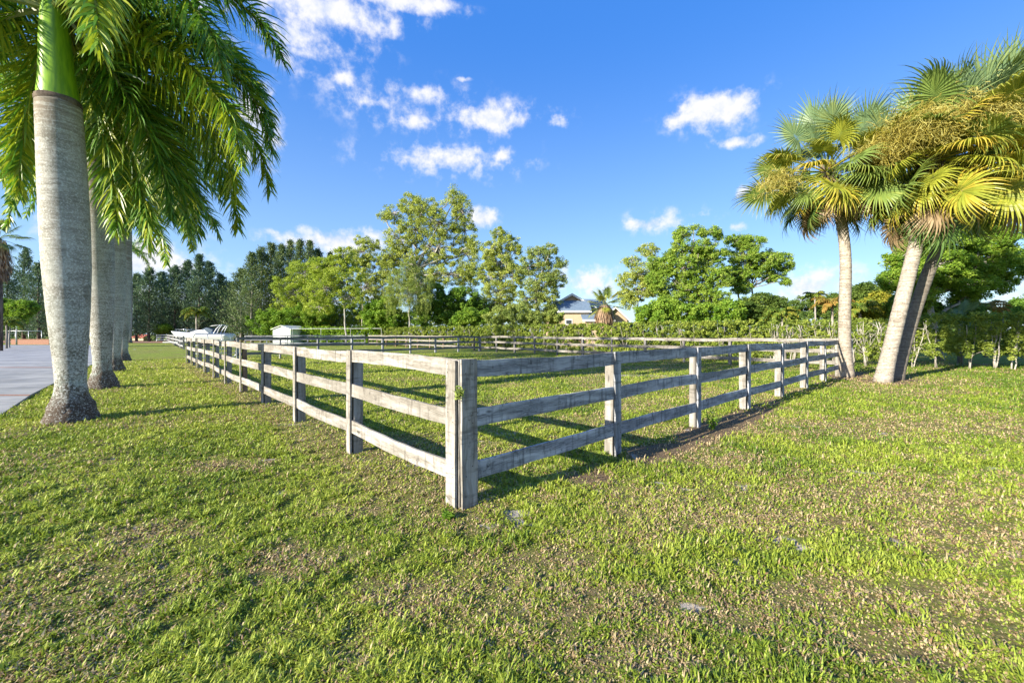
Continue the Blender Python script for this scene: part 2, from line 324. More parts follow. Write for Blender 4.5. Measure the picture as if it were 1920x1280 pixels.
# ---------------------------------------------------------------- fences
RAILS = [(1.225, .15), (.79, .155), (.33, .155)]
def board(mb, L, w, t, sag=0., seg=10, rough=.0025, seed=0):
    r = np.random.default_rng(seed); xs = np.linspace(0, L, seg+1); V = []
    top = r.normal(0, rough, seg+1); bot = r.normal(0, rough, seg+1); tw = r.normal(0, .003)
    for i, x in enumerate(xs):
        s = 4*sag*(x/L)*(1-x/L); o = tw*(x/L-.5)+r.normal(0, .0015)
        V += [(x, -t/2+o, -w/2+s+bot[i]), (x, t/2+o, -w/2+s+bot[i]), (x, t/2-o*.5, w/2+s+top[i]), (x, -t/2-o*.5, w/2+s+top[i])]
    Q = []
    for i in range(seg):
        b = 4*i
        for k in range(4): Q.append((b+k, b+(k+1) % 4, b+4+(k+1) % 4, b+4+k))
    Q += [(3, 2, 1, 0), (4*seg, 4*seg+1, 4*seg+2, 4*seg+3)]; mb.add(V, Q)
def frame(p, d, nrm):                        # matrix: X along d, Y along nrm
    d = d.normalized(); zz = d.cross(nrm).normalized(); yy = zz.cross(d)
    return Matrix(((d.x, yy.x, zz.x, p.x), (d.y, yy.y, zz.y, p.y), (d.z, yy.z, zz.z, p.z), (0, 0, 0, 1)))
UP = Vector((0, 0, 1)); sid = [0]
def post(root, p, h, w, nrm, m, name='post', roundish=False):
    sid[0] += 1; r = np.random.default_rng(sid[0]*3+1); mb = MB(); seg = 12; K = 10 if roundish else 8; V = []
    for i in range(seg+1):
        x = -.12+(h+.12)*i/seg
        for k in range(K):
            a = 2*math.pi*(k+.5)/K
            if roundish: q = (math.cos(a)*w/2, math.sin(a)*w/2)
            else:
                c = w*.035; hw = w/2; pts = [(hw, hw-c), (hw-c, hw), (-hw+c, hw), (-hw, hw-c), (-hw, -hw+c), (-hw+c, -hw), (hw-c, -hw), (hw, -hw+c)]; q = pts[k]
            V.append((x+(r.normal(0, .004) if i == seg else 0), q[0]+r.normal(0, .0012), q[1]+r.normal(0, .0012)))
    Q = [(i*K+k, i*K+(k+1) % K, (i+1)*K+(k+1) % K, (i+1)*K+k) for i in range(seg) for k in range(K)]
    V.append((h+.004, 0, 0)); T = [(seg*K+k, seg*K+(k+1) % K, len(V)-1) for k in range(K)]
    mb.add(V, Q, T); o = mb.obj(name, m, smooth=roundish)
    lean = Vector((r.normal(0, .008), r.normal(0, .008), 1)); o.matrix_world = frame(p, lean, nrm); o.parent = root; o.matrix_parent_inverse = root.matrix_world.inverted(); return o
def batten(root, p, h, w, nrm, m):
    sid[0] += 1; mb = MB(); board(mb, h+.08, w, .024, seg=8, seed=sid[0]); o = mb.obj('batten', m)
    lean = Vector((random.gauss(0, .006), random.gauss(0, .006), 1)); o.matrix_world = frame(p-UP*.08, lean, nrm); o.parent = root; o.matrix_parent_inverse = root.matrix_world.inverted()
    if (p-FA).length < 4.5:
        for hh, ww in RAILS:
            for dx in (-.035, .04):
                for dy in (random.choice((-.04, .035)),):
                    mb = MB(); x_ = hh+.08+dx+random.uniform(-.01, .01); y_ = dy+random.uniform(-.008, .008); mb.tube([(x_, .0115, y_), (x_, .0145, y_)], .005, 7); q = mb.obj('nail', M_rust); q.parent = o
    return o
def fence(pts, label, nrm, mw, cat='fence', mposts=None, bat=True, jit=.012, group=None, first=True, last=True, rails=RAILS, pw=.125, sags=.012, mbat=None, brown=()):
    root = empty('wooden_fence', pts[0], label, cat, group); bpy.context.view_layer.update()
    dz = [random.gauss(0, jit) for _ in pts]; bt = .026
    for i, p in enumerate(pts):
        if (i == 0 and not first) or (i == len(pts)-1 and not last): continue
        dd = (pts[min(i+1, len(pts)-1)]-pts[max(i-1, 0)]).normalized()
        post(root, p-nrm*(pw/2), 1.29+dz[i], pw*random.uniform(.93, 1.05), nrm, M_woodb if i in brown else (mposts or mw), roundish=random.random() < .4 and i > 0)
        if bat: batten(root, p+nrm*(bt+.013), 1.305+dz[i], .125, nrm, mbat or mw)
    for i in range(len(pts)-1):
        a, b = pts[i], pts[i+1]
        for hh, ww in rails:
            za = hh+dz[i]+random.gauss(0, .004); zb = hh+dz[i+1]+random.gauss(0, .004)
            A_ = Vector((a.x, a.y, za))+nrm*(bt/2); B_ = Vector((b.x, b.y, zb))+nrm*(bt/2); L = (B_-A_).length
            sid[0] += 1; mb = MB(); board(mb, L-.004, ww, .024, max(-.028, min(.028, random.gauss(0, sags))), seed=sid[0]); o = mb.obj('rail', mw)
            o.matrix_world = frame(A_, B_-A_, nrm); o.parent = root; o.matrix_parent_inverse = root.matrix_world.inverted()
    return root
NL = Vector((-.741, -.671, 0)); NR = Vector((.683, -.730, 0))
FAl = FA+NR*.0; ptsL = [FA+DL*(2.45*i if i else .03) for i in range(11)]
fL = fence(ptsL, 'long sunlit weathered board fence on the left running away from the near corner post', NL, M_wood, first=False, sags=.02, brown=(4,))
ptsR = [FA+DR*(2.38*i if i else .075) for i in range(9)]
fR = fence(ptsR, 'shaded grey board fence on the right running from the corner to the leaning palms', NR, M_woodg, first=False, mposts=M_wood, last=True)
# corner post belongs to the near fence
post(fL, FA-NL*.03-NR*.05+Vector((0, .05, 0)), 1.30, .165, NL, M_wood, 'corner_post')
cb = FA-NL*.03-NR*.05+Vector((0, .05, 0))
batten(fL, cb+NL*.108-DL*.0, 1.295, .145, NL, M_wood); batten(fL, cb+NR*.117+DR*0, 1.305, .17, NR, M_wood)
DB = (FB-FC).normalized(); nb = 11; ptsB = [FC+DB*((FB-FC).length*i/nb) for i in range(nb+1)]
NB_ = Vector((-DB.y, DB.x, 0)); NB_ = NB_ if NB_.y < 0 else -NB_
fence(ptsB, 'far weathered fence along the clipped hedge at the back of the paddock', NB_, M_woodm, bat=False, mposts=M_woodd, jit=.02, first=False)
G2 = Vector((-15.9, 24.3, 0)); G1 = Vector((-17.4, 22.7, 0))
DD = (G2-FB).normalized(); nd = 8; ptsD = [FB+DD*((G2-FB).length*i/nd) for i in range(nd+1)]
ND = Vector((-DD.y, DD.x, 0)); ND = ND if ND.y < 0 else -ND
fence(ptsD, 'dark stained fence across the far side of the paddock ending at the metal gate', ND, M_woodd, bat=False, mposts=M_woodg, jit=.02)
def run(a, b, k): return [a+(b-a)*(i/k) for i in range(k+1)]
fence(run(FB+Vector((-.6, .8, 0)), Vector((-18.5, 54, 0)), 9), 'pale fence behind the dark paddock fence, running back towards the small white shed', Vector((-.7, -.71, 0)).normalized(), M_woodm, bat=False, mposts=M_woodb, jit=.02)
fence(run(Vector((-18.8, 53.6, 0)), Vector((-31.5, 49.5, 0)), 6), 'distant weathered fence crossing in front of the small white shed', Vector((.36, -.93, 0)).normalized(), M_woodg, bat=False, jit=.02)
fence(run(Vector((-31, 39.5, 0)), Vector((-65, 79, 0)), 16), 'bluish shaded fence beside the grass verge left of the white boat', Vector((-.77, -.64, 0)).normalized(), M_woodg, bat=False, mposts=M_wood)
fence(run(Vector((-65.5, 79.6, 0)), Vector((-67.8, 79.9, 0)), 1), 'short bright white fence piece under the round green bush', Vector((-.3, -.95, 0)).normalized(), M_white, bat=False)
# metal gate
gt = empty('metal_gate', G1, 'grey tube farm gate with rounded corners between the two paddock fences', 'gate'); bpy.context.view_layer.update()
M_gal = plain('galvanised', (.55, .57, .58), .4, .7)
gl = (G2-G1).length-.2; gd = (G2-G1).normalized(); z0, z1, rc = .18, 1.50, .16
def gp(u, z): return gd*u+Vector((0, 0, z))
arc = []
for cx, cz, a0 in ((.1+rc, z0+rc, 180), (gl+.1-rc, z0+rc, 270), (gl+.1-rc, z1-rc, 0), (.1+rc, z1-rc, 90)):
    arc += [gp(cx+rc*math.cos(R(a0+t*22.5)), cz+rc*math.sin(R(a0+t*22.5))) for t in range(5)]
mb = MB(); mb.tube(arc+[arc[0]], .03, 8); mb.obj('gate_frame', M_gal, gt, True)
for zz in (.42, .64, .88, 1.14):
    mb = MB(); mb.tube([gp(.1, zz), gp(gl+.1, zz)], .022, 6); mb.obj('bar', M_gal, gt, True)
for uu in (.33, .66):
    mb = MB(); mb.tube([gp(.1+gl*uu, z0), gp(.1+gl*uu, z1)], .02, 6); mb.obj('upright', M_gal, gt, True)

# ---------------------------------------------------------------- leaf clouds and trees
def leaves(mb, C, rad, nper, size, asp=.5, flat=.75, g=None, up=.0, rnd=None):
    """small folded leaf faces round clump centres C"""
    C = np.asarray(C, float); K = len(C); Nn = K*nper
    c = np.repeat(C, nper, 0); rr_ = np.repeat(np.broadcast_to(rad, (K,)), nper)
    d = rng.normal(size=(Nn, 3)); d /= np.linalg.norm(d, axis=1)[:, None]
    q = c+d*(rr_*(rng.random(Nn)**.45))[:, None]*np.array([1, 1, flat])
    t = rng.normal(size=(Nn, 3)); t[:, 2] = t[:, 2]*.6+up; t /= np.linalg.norm(t, axis=1)[:, None]
    nn = rng.normal(size=(Nn, 3))*.8+d*.6+np.array([0, 0, .5]); s = np.cross(t, nn); s /= np.linalg.norm(s, axis=1)[:, None]+1e-9
    L = size*(.6+.8*rng.random(Nn))[:, None]; w = L*asp*.5
    V = np.stack([q-t*L*.5, q+s*w, q+t*L*.5, q-s*w], 1).reshape(-1, 3)
    a = np.repeat(np.clip(np.repeat(rng.random(K), nper)*.6+rng.random(Nn)*.4, 0, 1), 4)
    mb.add(V, np.arange(Nn)[:, None]*4+np.arange(4), a=a)
def limb(mb, a, b, r0, r1, k=5, seg=6, wob=.06, arch=.0):
    a = np.array(a, float); b = np.array(b, float); L = np.linalg.norm(b-a); t = np.linspace(0, 1, seg+1)[:, None]
    p = a+(b-a)*t; p[1:-1] += rng.normal(0, wob*L*.35, (seg-1, 3)); p[:, 2] += (np.sin(t*math.pi)*arch*L)[:, 0]
    mb.tube(p, r0+(r1-r0)*t[:, 0]**.8, k); return p
def blobs_tree(name, label, cat, d, base_px, blobs, ml, mbk, leaf=.22, nleaf=9000, clump=.55, tr=.16, asp=.5, depth=1., dens=1., group=None, stems=1, limbs=True, droop=0., flat=.75, loc=None):
    """crown volumes given as (px, py, rx, ry) at depth d; trunk from the ground, limbs to every clump group"""
    base = at(base_px, d); root = empty(name, base, label, cat, group)
    sc = d/F; cm_ = MB(); tm = MB(); C = []; tot = sum(b[2]*b[3] for b in blobs); Bs = []
    ytop = min(b[1]-b[3] for b in blobs); topz = EYE+(HZ-ytop)*sc; lowz = EYE+(HZ-max(b[1] for b in blobs))*sc
    for px, py, rx, ry in blobs:
        c = at(px, d, py); c = np.array(c)-np.array(base); X, Z = rx*sc, ry*sc; Y = X*depth*random.uniform(.7, 1.1)
        c[1] += random.uniform(-.3, .3)*X*depth
        k = max(4, int(dens*70*rx*ry/tot*len(blobs)**.5*1.6)); dd = rng.normal(size=(k, 3)); dd /= np.linalg.norm(dd, axis=1)[:, None]
        pc = c+dd*((.35+.65*rng.random(k)**.5))[:, None]*np.array([X, Y, Z]); pc[:, 2] = np.maximum(pc[:, 2], .3)
        C.append(pc); Bs.append((c, pc))
    allc = np.vstack(C); nper = max(8, int(nleaf*3.0)//len(allc)); leaf = leaf*.88
    leaves(cm_, allc, clump*(.55+.75*rng.random(len(allc))), nper, leaf, asp, flat)
    if droop:
        for c in allc[::2]:
            for _ in range(3):
                st = c+rng.normal(0, clump*.5, 3); m = 16; tt = np.linspace(0, 1, m)[:, None]
                pc = st+np.array([0, 0, -1])*tt*droop*random.uniform(.5, 1.2)+rng.normal(0, .04, (m, 3)); leaves(cm_, pc, .09, 4, leaf*.9, asp*.7, 1.)
    if limbs:
        th = max(lowz, topz*.45)
        for s_ in range(stems):
            ox = (s_-(stems-1)/2)*.9; top = (Bs[0][0][0]*.35+ox*1.5+random.uniform(-.3, .3), random.uniform(-.3, .3), th)
            pts = limb(tm, (ox, 0, -.1), top, tr, tr*.6, 8, 8, .03)
        for c, pc in Bs:
            s0 = pts[random.randint(len(pts)//2, len(pts)-1)]
            if c[2] > pts[-1][2]: s0 = pts[-1]
            limb(tm, s0, c, tr*.55, tr*.22, 6, 6, .10)
            for q in pc[::2]: limb(tm, c+(rng.random(3)-.5)*.3, q, tr*.22, .015, 4, 4, .1)
        tm.obj('trunk', mbk, root, True)
    cm_.obj('crown', ml, root); return root
def pine(name, label, px, d, py, rad, ml, mbk, n_=120, group=None, leafn=46, cat='pine tree', lean=0.):
    base = at(px, d); root = empty(name, base, label, cat, group); H = EYE+(HZ-py)*d/F; tm = MB(); cm_ = MB()
    limb(tm, (0, 0, -.1), (lean, 0, H*.97), .16+H*.008, .03, 7, 10, .012)
    CC = []; TT = []
    for i in range(n_):
        t = .05+.95*(i/n_)**.9; a = random.random()*6.283; L = rad*(min(1, (1-t)*1.5+.06)**.8)*random.uniform(.55, 1.15); s = random.uniform(.25, .9)
        st = np.array([lean*t, 0, H*t*.97]); en = st+np.array([math.cos(a)*L, math.sin(a)*L, L*s])
        if i % 2 == 0: tm.tube([st, (st+en)/2+np.array([0, 0, -.05*L]), en], [.035, .02, .008], 4, cap=False)
        u = rng.random(leafn)**.7; p = st+(en-st)*u[:, None]+rng.normal(0, .16+.05*L, (leafn, 3))
        CC.append(p); dirn = (en-st)/np.linalg.norm(en-st); TT.append(dirn*.8+np.array([0, 0, .35])+rng.normal(0, .45, (leafn, 3)))
    q = np.vstack(CC); t = np.vstack(TT); t /= np.linalg.norm(t, axis=1)[:, None]; Nn = len(q)
    s = np.cross(t, rng.normal(size=(Nn, 3))); s /= np.linalg.norm(s, axis=1)[:, None]; L = (.38*(.6+.8*rng.random(Nn)))[:, None]*max(.7, d/75); w = L*.13
    V = np.stack([q-t*L*.4, q+s*w, q+t*L*.6, q-s*w], 1).reshape(-1, 3)
    cm_.add(V, np.arange(Nn)[:, None]*4+np.arange(4), a=np.repeat(np.repeat(rng.random(len(CC)), leafn)*.6+.4*rng.random(Nn), 4))
    tm.obj('trunk', mbk, root, True); cm_.obj('crown', ml, root); return root
L_pine = leafmat('foliage_far_pine', (.07, .13, .08), (.11, .19, .105), (.16, .25, .11), .2)
L_pine2 = leafmat('foliage_pine', (.08, .13, .055), (.14, .21, .075), (.21, .28, .09), .2)
L_yel = leafmat('foliage_cypress', (.25, .36, .04), (.40, .52, .06), (.53, .60, .09), .3)
L_gum = leafmat('foliage_gum', (.25, .34, .06), (.43, .51, .10), (.58, .63, .14), .3)
L_olv = leafmat('foliage_olive', (.19, .28, .065), (.33, .42, .10), (.46, .52, .12), .3)
L_dark = leafmat('foliage_dark', (.08, .18, .022), (.17, .31, .035), (.28, .44, .05), .25)
L_brt = leafmat('foliage_bright', (.13, .28, .03), (.26, .43, .045), (.40, .54, .07), .35)
L_lft = leafmat('foliage_leafy', (.16, .30, .035), (.31, .47, .06), (.46, .57, .10), .35)
L_shr = leafmat('foliage_shrub', (.10, .22, .02), (.20, .36, .03), (.32, .46, .05), .3)
L_hdg = leafmat('foliage_hedge', (.17, .25, .035), (.29, .38, .055), (.42, .48, .09), .3, nsc=.45)
L_hdgg = leafmat('foliage_hedge_green', (.14, .26, .02), (.24, .40, .03), (.34, .48, .04), .3)
L_gold = leafmat('foliage_gold', (.22, .27, .03), (.34, .36, .04), (.46, .42, .05), .3)
L_mid = leafmat('foliage_mid', (.07, .14, .03), (.14, .22, .04), (.22, .30, .05), .3)

orde = ['first', 'second', 'third', 'fourth', 'fifth', 'sixth', 'seventh', 'eighth', 'ninth', 'tenth', 'eleventh', 'twelfth']
for i, (px, py, d, r_) in enumerate([(14, 500, 70, 3.2), (45, 466, 74, 3.6), (72, 490, 70, 3.2), (98, 500, 76, 3.2)]):
    pine('pine_tree', 'tall dark pine beyond the driveway, %s from the left edge' % orde[i], px, d, py, r_, L_pine, M_barkd, 150, 'pines beyond the driveway')
for i, (px, py, d, r_) in enumerate([(256, 512, 84, 3.6), (280, 500, 80, 3.4), (303, 508, 88, 3.6), (327, 496, 82, 3.5), (352, 486, 86, 3.6), (374, 474, 82, 3.4), (392, 488, 88, 3.6), (414, 512, 84, 3.2), (432, 528, 90, 3.2)]):
    pine('pine_tree', 'dark bluish pine, %s from the left in the far row behind the boat' % orde[i], px, d, py, r_, L_pine, M_barkd, 170, 'far row of pines behind the boat')
for i, (px, py, d, r_) in enumerate([(452, 502, 70, 3.4), (472, 470, 66, 2.6), (490, 460, 70, 3.0), (508, 452, 72, 3.0), (527, 455, 69, 2.8), (545, 447, 72, 2.6), (562, 446, 70, 2.6), (581, 447, 70, 2.6), (597, 463, 72, 2.6), (620, 470, 73, 2.4)]):
    pine('pine_tree', 'spiky tall pine, %s from the left in the clump above the small shed' % orde[i], px, d, py, r_, L_pine2, M_bark, 170, 'clump of tall pines above the shed')
# dark understorey behind the far pines
def hedge(name, label, pts, h, w, ml, cat='hedge', nper_m=260, leaf=.09, stems=False, z0=0., mst=None, hv=.12, holes=0., clump=.28, kind=None, stem_step=.5, band=0, twiggy=0):
    root = empty(name, pts[0], label, cat); cm_ = MB(); sm = MB(); C = []
    for a, b in zip(pts[:-1], pts[1:]):
        L = (b-a).length; dn_ = Vector((-(b-a).y, (b-a).x, 0)).normalized(); k = int(L*80)
        for _ in range(k):
            t = random.random(); p = a+(b-a)*t; hh = h+hv*(float(vn(np.array(p.x*.6), np.array(p.y*.6)))-.5)*2
            if holes and float(fbm(np.array(p.x*1.1), np.array(p.y*1.1+3), 2)) < holes*.5+.0: 
                if random.random() < .6: continue
            z = z0+(hh-z0)*(random.random()**(.8)); off = random.uniform(-1, 1); off = math.copysign(abs(off)**.4, off)*w/2
            q = p+dn_*off; C.append((q.x-pts[0].x, q.y-pts[0].y, min(z, hh-clump*.6)))
    leaves(cm_, np.array(C), clump*(.6+.6*rng.random(len(C))), max(5, nper_m//80), leaf, .55, .9)
    if stems:
        for a, b in zip(pts[:-1], pts[1:]):
            L = (b-a).length; k = max(1, int(L/stem_step)); dn_ = Vector((-(b-a).y, (b-a).x, 0)).normalized()
            if dn_.y > 0: dn_ = -dn_
            for i in range(k):
                sm = MB(); p = a+(b-a)*((i+.5+random.uniform(-.3, .3))/k)-pts[0]+dn_*w*.28; n_ = random.choice((2, 3, 3, 4))
                for s_ in range(n_):
                    e = p+Vector((random.uniform(-.45, .45), random.uniform(-.2, .15), random.uniform(.75, .95)*h)); st = p+Vector((random.uniform(-.08, .08), random.uniform(-.06, .06), -.05))
                    mid = limb(sm, st, e, random.uniform(.022, .042), .012, 5, 6, .045)
                    for _ in range(3+twiggy):
                        q0 = mid[random.randint(2, 5)]; limb(sm, q0, q0+rng.normal(0, .22, 3)+np.array([0, 0, .3]), .014, .006, 4, 3, .1)
                sm.obj('stem', mst or M_barkp, root, True)
    cm_.obj('foliage', ml, root); return root
bk = [at(-60, 92), at(120, 92), at(250, 94), at(440, 96), at(620, 84)]
bk2 = [at(600, 76), at(760, 72), at(900, 66), at(1050, 66)]; bk3 = [at(1165, 60), at(1300, 54), at(1480, 62), at(1640, 52), at(1800, 34), at(2050, 30)]
hedge('undergrowth', 'dark continuous undergrowth under the far pine row', bk, 7.5, 5., L_pine, 'undergrowth', 420, .55, hv=1.2, clump=1.1)['kind'] = 'stuff'
hedge('undergrowth', 'green thicket filling the gaps behind the tall gum and cypress trees', bk2, 5.5, 4., L_olv, 'undergrowth', 420, .42, hv=1.4, clump=.9)['kind'] = 'stuff'
hedge('undergrowth', 'green thicket behind the hedge on the right side', bk3, 3.1, 3., L_mid, 'undergrowth', 420, .34, hv=.9, clump=.6)['kind'] = 'stuff'

H0, H1, H2, H3 = Vector((-17, 54.5, 0)), Vector((-2, 41, 0)), Vector((13.6, 22.4, 0)), Vector((16.8, 19.6, 0))
hedge('hedge', 'long clipped olive hedge behind the back paddock fence', [H0, H1, Vector((6, 31.5, 0)), H2], 2.30, 1.3, L_hdg, nper_m=3600, leaf=.115, stems=True, stem_step=1.3, hv=.02, clump=.15, twiggy=2, mst=M_bark)
hedge('hedge', 'leggy twiggy hedge with bare pale branches beside the leaning palms', [H2, H3, Vector((18.4, 19.0, 0))], 2.22, 1.1, L_hdg, nper_m=3000, leaf=.09, stems=True, z0=.3, stem_step=.5, hv=.05, clump=.18, holes=.2, twiggy=4, mst=M_barkh)
hedge('hedge', 'loose green hedge on white forked stems at the right edge', [Vector((18.4, 19.0, 0)), Vector((22, 18.0, 0)), Vector((34, 16, 0))], 2.42, 1.8, L_hdg, nper_m=5200, leaf=.085, stems=True, z0=.5, stem_step=.8, hv=.08, clump=.20, mst=M_barkh)
hedge('hedge', 'bright green low hedge between the small shed and the olive hedge', [at(550, 60), at(640, 58), at(722, 56)], 2.5, 1.6, L_hdgg, nper_m=1300, leaf=.2, hv=.1)
# ---- mid-distance trees: (name, label, category, depth, trunk px, blobs, leaves, bark, kwargs)
T = blobs_tree
T('shrub', 'rounded light green shrub left of the small white shed', 'shrub', 62, 500, [(485, 605, 22, 24), (508, 598, 26, 22), (530, 600, 22, 24), (560, 592, 34, 26), (590, 600, 30, 26), (540, 616, 60, 14)], L_shr, M_bark, .22, 11000, .55, limbs=False)
T('cypress_tree', 'yellow-green feathery tree with slim pale trunk right of the shed', 'tree', 64, 575, [(575, 515, 36, 24), (530, 535, 22, 20), (598, 500, 20, 18), (555, 548, 42, 26), (600, 545, 30, 36), (540, 575, 30, 20), (590, 580, 36, 22), (562, 505, 18, 18)], L_yel, M_barkp, .2, 15000, .5, tr=.13, dens=1.3)
T('cypress_tree', 'yellow-green airy tree whose white trunk stands nearest the far fence', 'tree', 54, 650, [(625, 498, 32, 22), (600, 498, 20, 18), (645, 478, 22, 16), (650, 520, 34, 30), (615, 540, 34, 30), (660, 555, 26, 24), (600, 575, 30, 20), (640, 490, 20, 14), (605, 515, 20, 18)], L_yel, M_barkp, .18, 15000, .45, tr=.14, dens=1.3)
T('cypress_tree', 'olive feathery tree with leaning brown trunk beside the tall gum', 'tree', 62, 679, [(680, 470, 26, 30), (700, 500, 28, 28), (690, 540, 36, 30), (715, 535, 26, 34), (700, 460, 16, 14), (730, 500, 22, 26), (668, 500, 20, 26), (712, 580, 28, 18)], L_gum, M_bark, .2, 15000, .5, tr=.14, dens=1.2)
T('cypress_tree', 'low yellowish tree between the two pale trunked trees', 'tree', 68, 612, [(600, 590, 40, 22), (640, 592, 40, 24), (690, 595, 36, 20), (660, 570, 30, 24)], L_yel, M_bark, .2, 9000, .5, tr=.1)
T('gum_tree', 'tallest tree, airy gum with upright pale limbs in the middle', 'tree', 62, 800, [(740, 400, 26, 20), (768, 382, 26, 22), (795, 392, 34, 26), (850, 375, 20, 24), (866, 395, 20, 30), (825, 420, 44, 28), (870, 430, 24, 28), (780, 430, 34, 24), (750, 450, 30, 26), (820, 468, 46, 30), (875, 475, 26, 32), (845, 515, 48, 26), (760, 490, 34, 26), (790, 525, 34, 24), (880, 520, 28, 30), (722, 405, 14, 10), (735, 480, 24, 22), (845, 358, 9, 10), (890, 460, 16, 22)], L_gum, M_barkp, .24, 30000, .6, tr=.3, dens=1.9, asp=.45, depth=.9)
T('weeping_tree', 'small weeping tree with hanging greyish twigs and pale trunk in front of dark bushes', 'tree', 50, 765, [(765, 505, 26, 16), (745, 530, 26, 24), (785, 530, 28, 26), (765, 555, 34, 22), (800, 565, 20, 16), (735, 560, 18, 18)], L_olv, M_barkp, .16, 8000, .4, tr=.12, droop=1.6, asp=.35)
T('bush', 'dense dark green bush under the gum tree, left one', 'bush', 54, 730, [(700, 590, 26, 26), (722, 582, 28, 28), (740, 596, 30, 20), (705, 608, 22, 14)], L_shr, M_bark, .24, 11000, .5, limbs=False)
T('bush', 'largest deep green bush between the weeping tree and the yellow tree', 'bush', 53, 835, [(815, 560, 26, 28), (840, 575, 32, 34), (870, 560, 30, 24), (890, 585, 26, 26), (800, 592, 30, 20), (860, 600, 40, 14)], L_dark, M_bark, .24, 18000, .5, limbs=False)
T('bush', 'bright green small bush in front of the deep green bush', 'bush', 49, 880, [(880, 592, 22, 14), (900, 596, 18, 12), (862, 598, 14, 10)], L_brt, M_bark, .2, 5000, .35, limbs=False)
T('cypress_tree', 'yellow-olive open tree with pale trunk left of the house', 'tree', 56, 945, [(935, 440, 14, 14), (925, 465, 22, 18), (955, 455, 20, 18), (940, 490, 32, 22), (920, 515, 26, 22), (962, 520, 26, 28), (935, 548, 36, 20), (965, 470, 14, 16), (915, 490, 14, 20), (945, 575, 30, 18), (912, 575, 18, 22)], L_gum, M_barkp, .2, 17000, .48, tr=.2, dens=1.3)
T('cypress_tree', 'grey-green open tree with dark centre standing against the house', 'tree', 50, 1007, [(1010, 475, 22, 14), (1032, 470, 16, 12), (990, 500, 24, 20), (1030, 500, 26, 18), (1052, 492, 12, 12), (1012, 530, 32, 22), (1045, 525, 18, 18), (990, 560, 26, 22), (1030, 560, 24, 22), (1015, 590, 34, 18)], L_olv, M_barkp, .18, 15000, .42, tr=.14, dens=1.4)
T('shrub', 'olive shrub at the foot of the pale trunks just left of the house', 'shrub', 47, 960, [(930, 592, 26, 16), (965, 588, 26, 20), (1000, 596, 24, 14), (1038, 595, 20, 14)], L_olv, M_bark, .18, 9000, .38, limbs=False)
T('gum_tree', 'thin grey-green tree with slender white trunk right of the house', 'tree', 44, 1194, [(1185, 490, 18, 10), (1215, 470, 20, 14), (1172, 525, 20, 14), (1205, 510, 24, 18), (1200, 545, 28, 20), (1225, 535, 20, 26), (1172, 552, 14, 16), (1235, 500, 16, 18), (1180, 568, 16, 12)], L_gum, M_barkp, .17, 9000, .38, tr=.1, dens=1.2)
T('leafy_tree', 'big bright green leafy tree in the middle of the right background', 'tree', 40, 1290, [(1280, 440, 16, 16), (1275, 465, 18, 16), (1325, 435, 22, 10), (1312, 465, 26, 18), (1330, 485, 28, 22), (1280, 500, 32, 24), (1245, 500, 18, 20), (1240, 530, 28, 22), (1300, 530, 38, 26), (1345, 520, 26, 26), (1270, 560, 34, 22), (1330, 560, 40, 24), (1345, 445, 8, 14), (1258, 478, 10, 12), (1222, 492, 8, 12), (1300, 428, 6, 8), (1360, 470, 8, 10), (1228, 520, 12, 14)], L_lft, M_bark, .17, 30000, .34, tr=.13, dens=2.3)
T('shrub', 'bright green wide shrub mass under the leafy tree behind the hedge', 'shrub', 37, 1260, [(1215, 588, 24, 16), (1245, 580, 28, 20), (1285, 588, 34, 16), (1325, 588, 34, 18), (1365, 582, 26, 20), (1230, 598, 40, 10)], L_brt, M_bark, .2, 14000, .4, limbs=False)
T('flat_top_tree', 'umbrella-shaped pine with two bare grey trunks beside the bright leafy tree', 'tree', 42, 1408, [(1378, 452, 22, 12), (1405, 455, 26, 13), (1395, 480, 34, 16), (1430, 492, 30, 16), (1462, 485, 22, 10), (1410, 510, 30, 16), (1455, 515, 20, 14), (1380, 515, 26, 20), (1470, 500, 14, 12), (1470, 528, 10, 10), (1385, 540, 22, 14), (1442, 478, 16, 10)], L_lft, M_bark, .17, 17000, .32, tr=.13, dens=1.7, stems=2)
T('shrub', 'green shrubs with palm tips below the umbrella-shaped pine', 'shrub', 38, 1430, [(1400, 580, 22, 22), (1432, 572, 26, 24), (1462, 575, 18, 20), (1480, 590, 16, 14), (1440, 598, 50, 10)], L_mid, M_bark, .2, 12000, .4, limbs=False)
T('shrub', 'grey-green distant thicket left of the upright sabal trunk', 'shrub', 62, 1510, [(1495, 575, 16, 18), (1512, 570, 16, 16), (1530, 578, 18, 20), (1550, 574, 18, 20), (1572, 570, 18, 24), (1520, 596, 60, 12)], L_mid, M_bark, .26, 13000, .5, limbs=False)
T('shrub', 'yellow-green glowing shrub between the palm trunks', 'shrub', 27, 1640, [(1625, 575, 24, 16), (1648, 565, 18, 18), (1612, 590, 16, 12), (1640, 590, 26, 12)], L_gold, M_bark, .15, 8000, .3, limbs=False)
T('shrub', 'round green shrub behind the yellow shrub near the palm trunks', 'shrub', 33, 1610, [(1600, 560, 18, 18), (1618, 545, 20, 14), (1650, 550, 20, 16), (1595, 580, 20, 16)], L_mid, M_bark, .18, 8000, .35, limbs=False)
T('leafy_tree', 'large deep green spreading tree behind the leaning palms', 'tree', 23.5, 1764, [(1700, 455, 26, 22), (1680, 490, 26, 18), (1720, 430, 30, 20), (1760, 450, 46, 34), (1810, 420, 40, 28), (1850, 450, 40, 30), (1830, 490, 50, 30), (1750, 500, 50, 30), (1700, 520, 40, 24), (1880, 485, 26, 24), (1790, 530, 50, 20), (1850, 525, 34, 20), (1675, 530, 22, 16), (1885, 530, 16, 18), (1720, 555, 30, 20), (1820, 555, 30, 14)], L_brt, M_barkp, .12, 60000, .30, tr=.20, dens=2.8)
